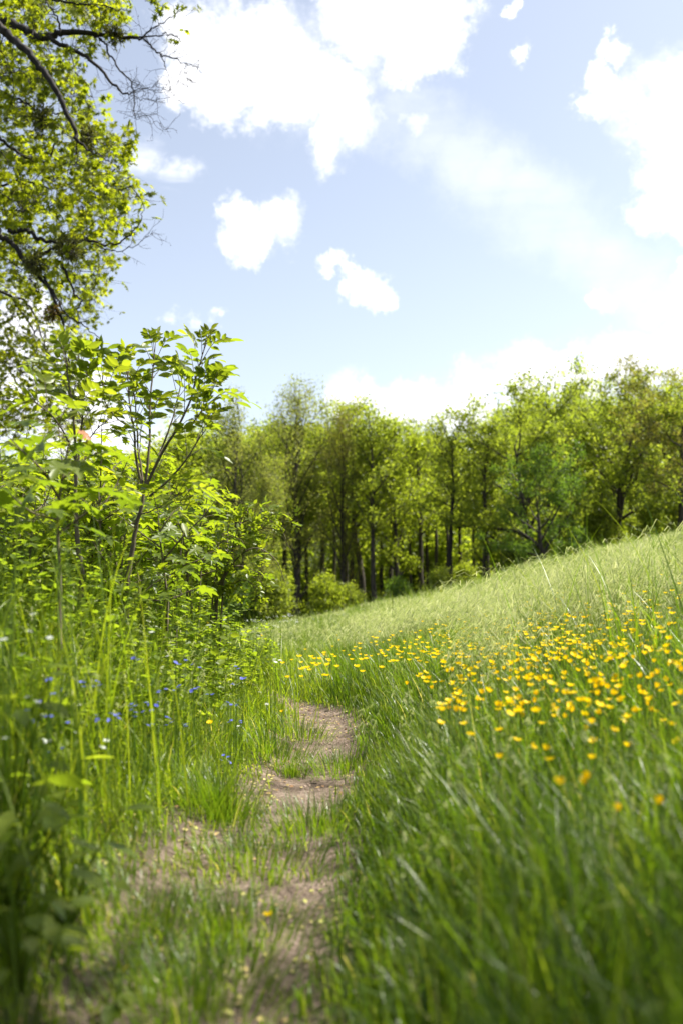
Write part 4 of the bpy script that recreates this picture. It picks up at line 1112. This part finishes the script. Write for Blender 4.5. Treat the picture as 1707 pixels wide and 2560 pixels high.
def flower(protos, p, h, name, label, cat, group, tiny=False, tilt=.3):
    """p is where the blossom shows; the stem runs down to the ground"""
    pm, cm, sm = protos[random.randrange(len(protos))]
    o = empty(name, (p[0], p[1], p[2] - h), label, cat, group, random.uniform(0, 6.28))
    o.rotation_euler = (0, 0, random.uniform(0, 6.28))
    s = h / .40
    for me, nm in ((sm, 'stem'), (pm, 'petals'), (cm, 'centre')):
        if nm == 'centre' and tiny: continue
        c = bpy.data.objects.new(nm, me); scene.collection.objects.link(c); c.parent = o
        if nm == 'stem': c.scale = (1, 1, s)
        else:
            tx, ty = random.gauss(0, tilt), random.gauss(0, tilt)
            if nm == 'petals': keep = (tx, ty)
            else: tx, ty = keep
            c.rotation_euler = (tx, ty, 0)
            # blossom geometry sits at .40 above the origin: rotate about its own neck
            from mathutils import Euler
            off = Euler((tx, ty, 0)).to_matrix() @ Vector((0, 0, .40))
            c.location = Vector((0, 0, h)) - off
    return o

NEAR = [(1016, 1711), (1072, 1698), (1080, 1722), (1131, 1709), (1122, 1759), (1161, 1761), (1153, 1777), (1097, 1770), (1160, 1811), (1176, 1838), (1099, 1808), (1248, 1826), (1291, 1851), (1248, 1895), (1328, 1868), (1363, 1874),
        (1374, 1900), (1354, 1810), (1399, 1959), (1460, 1961), (1463, 1945), (1480, 1897), (1568, 1866), (1482, 1853), (1463, 1826), (1479, 1804), (1534, 1826), (1566, 1792), (1558, 1806), (1590, 1780), (1638, 1781), (1679, 1813),
        (1656, 1803), (1649, 2009), (1543, 2027), (1692, 1855), (1408, 1698), (1469, 1690), (1388, 1730), (1295, 1746), (1318, 1674), (1467, 1755), (1425, 1763), (1433, 1734), (1338, 1737), (1220, 1726), (1187, 1703), (1515, 1720),
        (1602, 1734), (1535, 1735), (1551, 1752), (1490, 1708), (1486, 1720), (1493, 1738), (1563, 1658), (1396, 1630), (1408, 1595), (1427, 1580), (1538, 1550), (1585, 1531), (1600, 1590), (1528, 1612), (1640, 1598), (1668, 1563), (1680, 1657)]
SPECIAL = {33: 'large yellow buttercup alone low at the right edge', 34: 'nearest yellow buttercup, low on the right with a second bloom behind', 13: 'lowest yellow buttercup near the middle of the right meadow',
           18: 'tilted yellow buttercup left of the near pair', 0: 'yellow buttercup leftmost of the larger blooms'}
used = []
for i, (px, py) in enumerate(NEAR):
    dh = rng.uniform(.38, .44)
    p = hit(px, py, dh, y0=1.2)
    if py > 1940: p = P(px, py, 1.65 + .1 * rng.random())
    elif py > 1780: 
        Yt = np.interp(py, [1780, 1940], [2.7, 1.9]); p = P(px, py, Yt)
    elif p is None: p = P(px, py, 3.5)
    h = max(.1, p[2] - float(H(p[0], p[1])))
    flower(BC, p, h, 'buttercup', SPECIAL.get(i, 'large yellow buttercup standing singly in the near grass below the dense drift'), 'flower', 'near buttercups')
    used.append(p)
# the drift: dense band climbing the slope to the right
far = []
gd = np.random.default_rng(77)
while len(far) < 950:
    px = gd.uniform(700, 1707)
    mid_ = np.interp(px, [700, 850, 1000, 1200, 1400, 1550, 1707], [1660, 1640, 1608, 1582, 1542, 1500, 1470])
    sp = np.interp(px, [700, 1000, 1300, 1707], [22, 34, 62, 85])
    py = gd.normal(mid_, sp)
    if gd.random() < .22: px = gd.uniform(1080, 1707); py = gd.uniform(1600, 1800)
    w_ = np.interp(px, [700, 850, 1000, 1150, 1350, 1500, 1600, 1707], [.08, .18, .36, .8, 1.0, .75, .55, .4])
    if gd.random() > w_ or py < mid_ - 110 : continue
    dh = gd.uniform(.33, .47)
    p = hit(px, py, dh, y0=1.6)
    if p is None or p[1] > 17 or p[1] < 2.3: continue
    far.append((p, dh))
far.sort(key=lambda q: q[0][1])
nind = 300 - len(NEAR) - 2
for p, dh in far[:nind]:
    flower(BC, p, dh + .0, 'buttercup', 'small yellow buttercup in the dense drift across the right-hand slope', 'flower', 'buttercups in the drift', tiny=True)
a = Acc()
pc = np.array([p for p, _ in far[nind:]]); n = len(pc)
for k in range(5):
    az = rng.uniform(0, 6.28, n) * 0 + k * 1.2566 + rng.random(n) * .3
    leaves(a, PETAL, pc, np.stack([np.cos(az), np.sin(az), np.full(n, .15)], -1), np.tile([0, 0, 1.], (n, 1)) + rng.normal(0, .15, (n, 3)), .0145, rng.random(n))
tag(a.build('distant_buttercups', M['petal']), 'tiny yellow flowers dotted over the farther part of the drift', 'flowers', kind='stuff')
p = hit(671, 2289, .05); flower([BC[0]], p, .06, 'buttercup', 'single low yellow buttercup on the worn ground at the bottom', 'flower', None)
for px, py, Y in ((525, 1807, 3.6), (705, 1780, 5.0), (655, 1590, 7.0), (520, 1560, 5.0)):
    p = P(px, py, Y)
    flower(BC, p, max(.1, p[2] - float(H(p[0], p[1]))), 'buttercup', 'yellow buttercup on the bank left of the path', 'flower', 'buttercups on the left bank')

BL = [flower_meshes(.0085, 5, .3, M['blue'], M['white'], PETAL, .40)]
WH = [flower_meshes(.011, 8, .4, M['white'], M['petal_centre'], LANCE, .40, 1.2)]
blues = [(100, 1748), (125, 1768), (127, 1785), (235, 1710), (250, 1707), (210, 1700), (330, 1768), (335, 1785), (375, 1755), (392, 1758), (383, 1805), (280, 1778), (298, 1790), (240, 1782), (245, 1795), (425, 1790), (430, 1800), (335, 1640), (450, 1655), (440, 1650),
         (500, 1663), (497, 1712), (490, 1716), (590, 1660), (583, 1705), (570, 1750), (597, 1745), (605, 1690), (560, 1882), (575, 1900), (157, 1865), (532, 1730), (450, 1708), (397, 1725), (437, 1720), (380, 1770), (340, 1775), (325, 1760), (122, 1695), (155, 1720), (580, 1795), (602, 1800), (465, 1805), (170, 1800), (70, 1770), (90, 1800), (10, 1815)]
for px, py in blues:
    py += 6
    Y = float(np.interp(px, [0, 300, 600], [2.3, 2.9, 4.0])) + random.uniform(-.1, .1); p = P(px, py, Y)
    h = max(.12, p[2] - float(H(p[0], p[1])))
    flower(BL, p, h, 'speedwell', 'small violet-blue flower among the grass on the left bank', 'flower', 'blue flowers on the bank', tiny=True)
    for _ in range(1):
        q = p + np.array([random.gauss(0, .014), random.gauss(0, .02), random.gauss(0, .012)])
        flower(BL, q, h, 'speedwell', 'small violet-blue flower among the grass on the left bank', 'flower', 'blue flowers on the bank', tiny=True)
whites = [(70, 1743), (95, 1755), (107, 1787), (200, 1762), (267, 1851), (258, 1868), (75, 1578), (125, 1594), (10, 1598), (85, 1535), (56, 1636), (195, 1832), (15, 1845), (120, 1853), (112, 1850), (545, 1658), (650, 1730), (668, 1760), (597, 1815), (380, 1580), (420, 1640), (690, 1655), (700, 1650)]
for px, py in whites:
    Y = float(np.interp(px, [0, 300, 600], [2.2, 2.7, 4.2])) + random.uniform(-.1, .1); p = P(px, py, Y)
    h = max(.12, p[2] - float(H(p[0], p[1])))
    flower(WH, p, h, 'stitchwort', 'small white starry flower among the grass on the left bank', 'flower', 'white flowers on the bank', tiny=True)
# white umbels at the far end of the bank
for i, (px, py) in enumerate(((640, 1560), (660, 1575), (700, 1548), (720, 1560), (860, 1540), (905, 1528), (615, 1590))):
    Y = 11 if px < 800 else 24
    p = P(px, py, Y); a, b = Acc(), Acc(); z0 = float(H(p[0], p[1]))
    tube(a, [[p[0], p[1], z0], [p[0] + .02, p[1], (z0 + p[2]) / 2], p], [.004, .003, .002], 4)
    for k in range(7):
        d = np.array([*(rng.normal(0, .09, 2)), rng.uniform(.02, .06)]); u_ = p + d; tube(a, [p - [0, 0, .05], u_], [.0015, .001], 3)
        q = u_ + rng.normal(0, .018, (12, 3)) * np.array([1, 1, .25]); leaves(b, QUAD, q, sph(12), np.array([0, 0, 1]) + rng.normal(0, .3, (12, 3)), .010, rng.random(12))
    build_thing('cow_parsley', (p[0], p[1], z0), 'white-flowered cow parsley umbel where the bank meets the far meadow', 'plant', [('stem', a, 'stemg', False), ('umbel', b, 'white', False)], 'cow parsley at the meadow end')
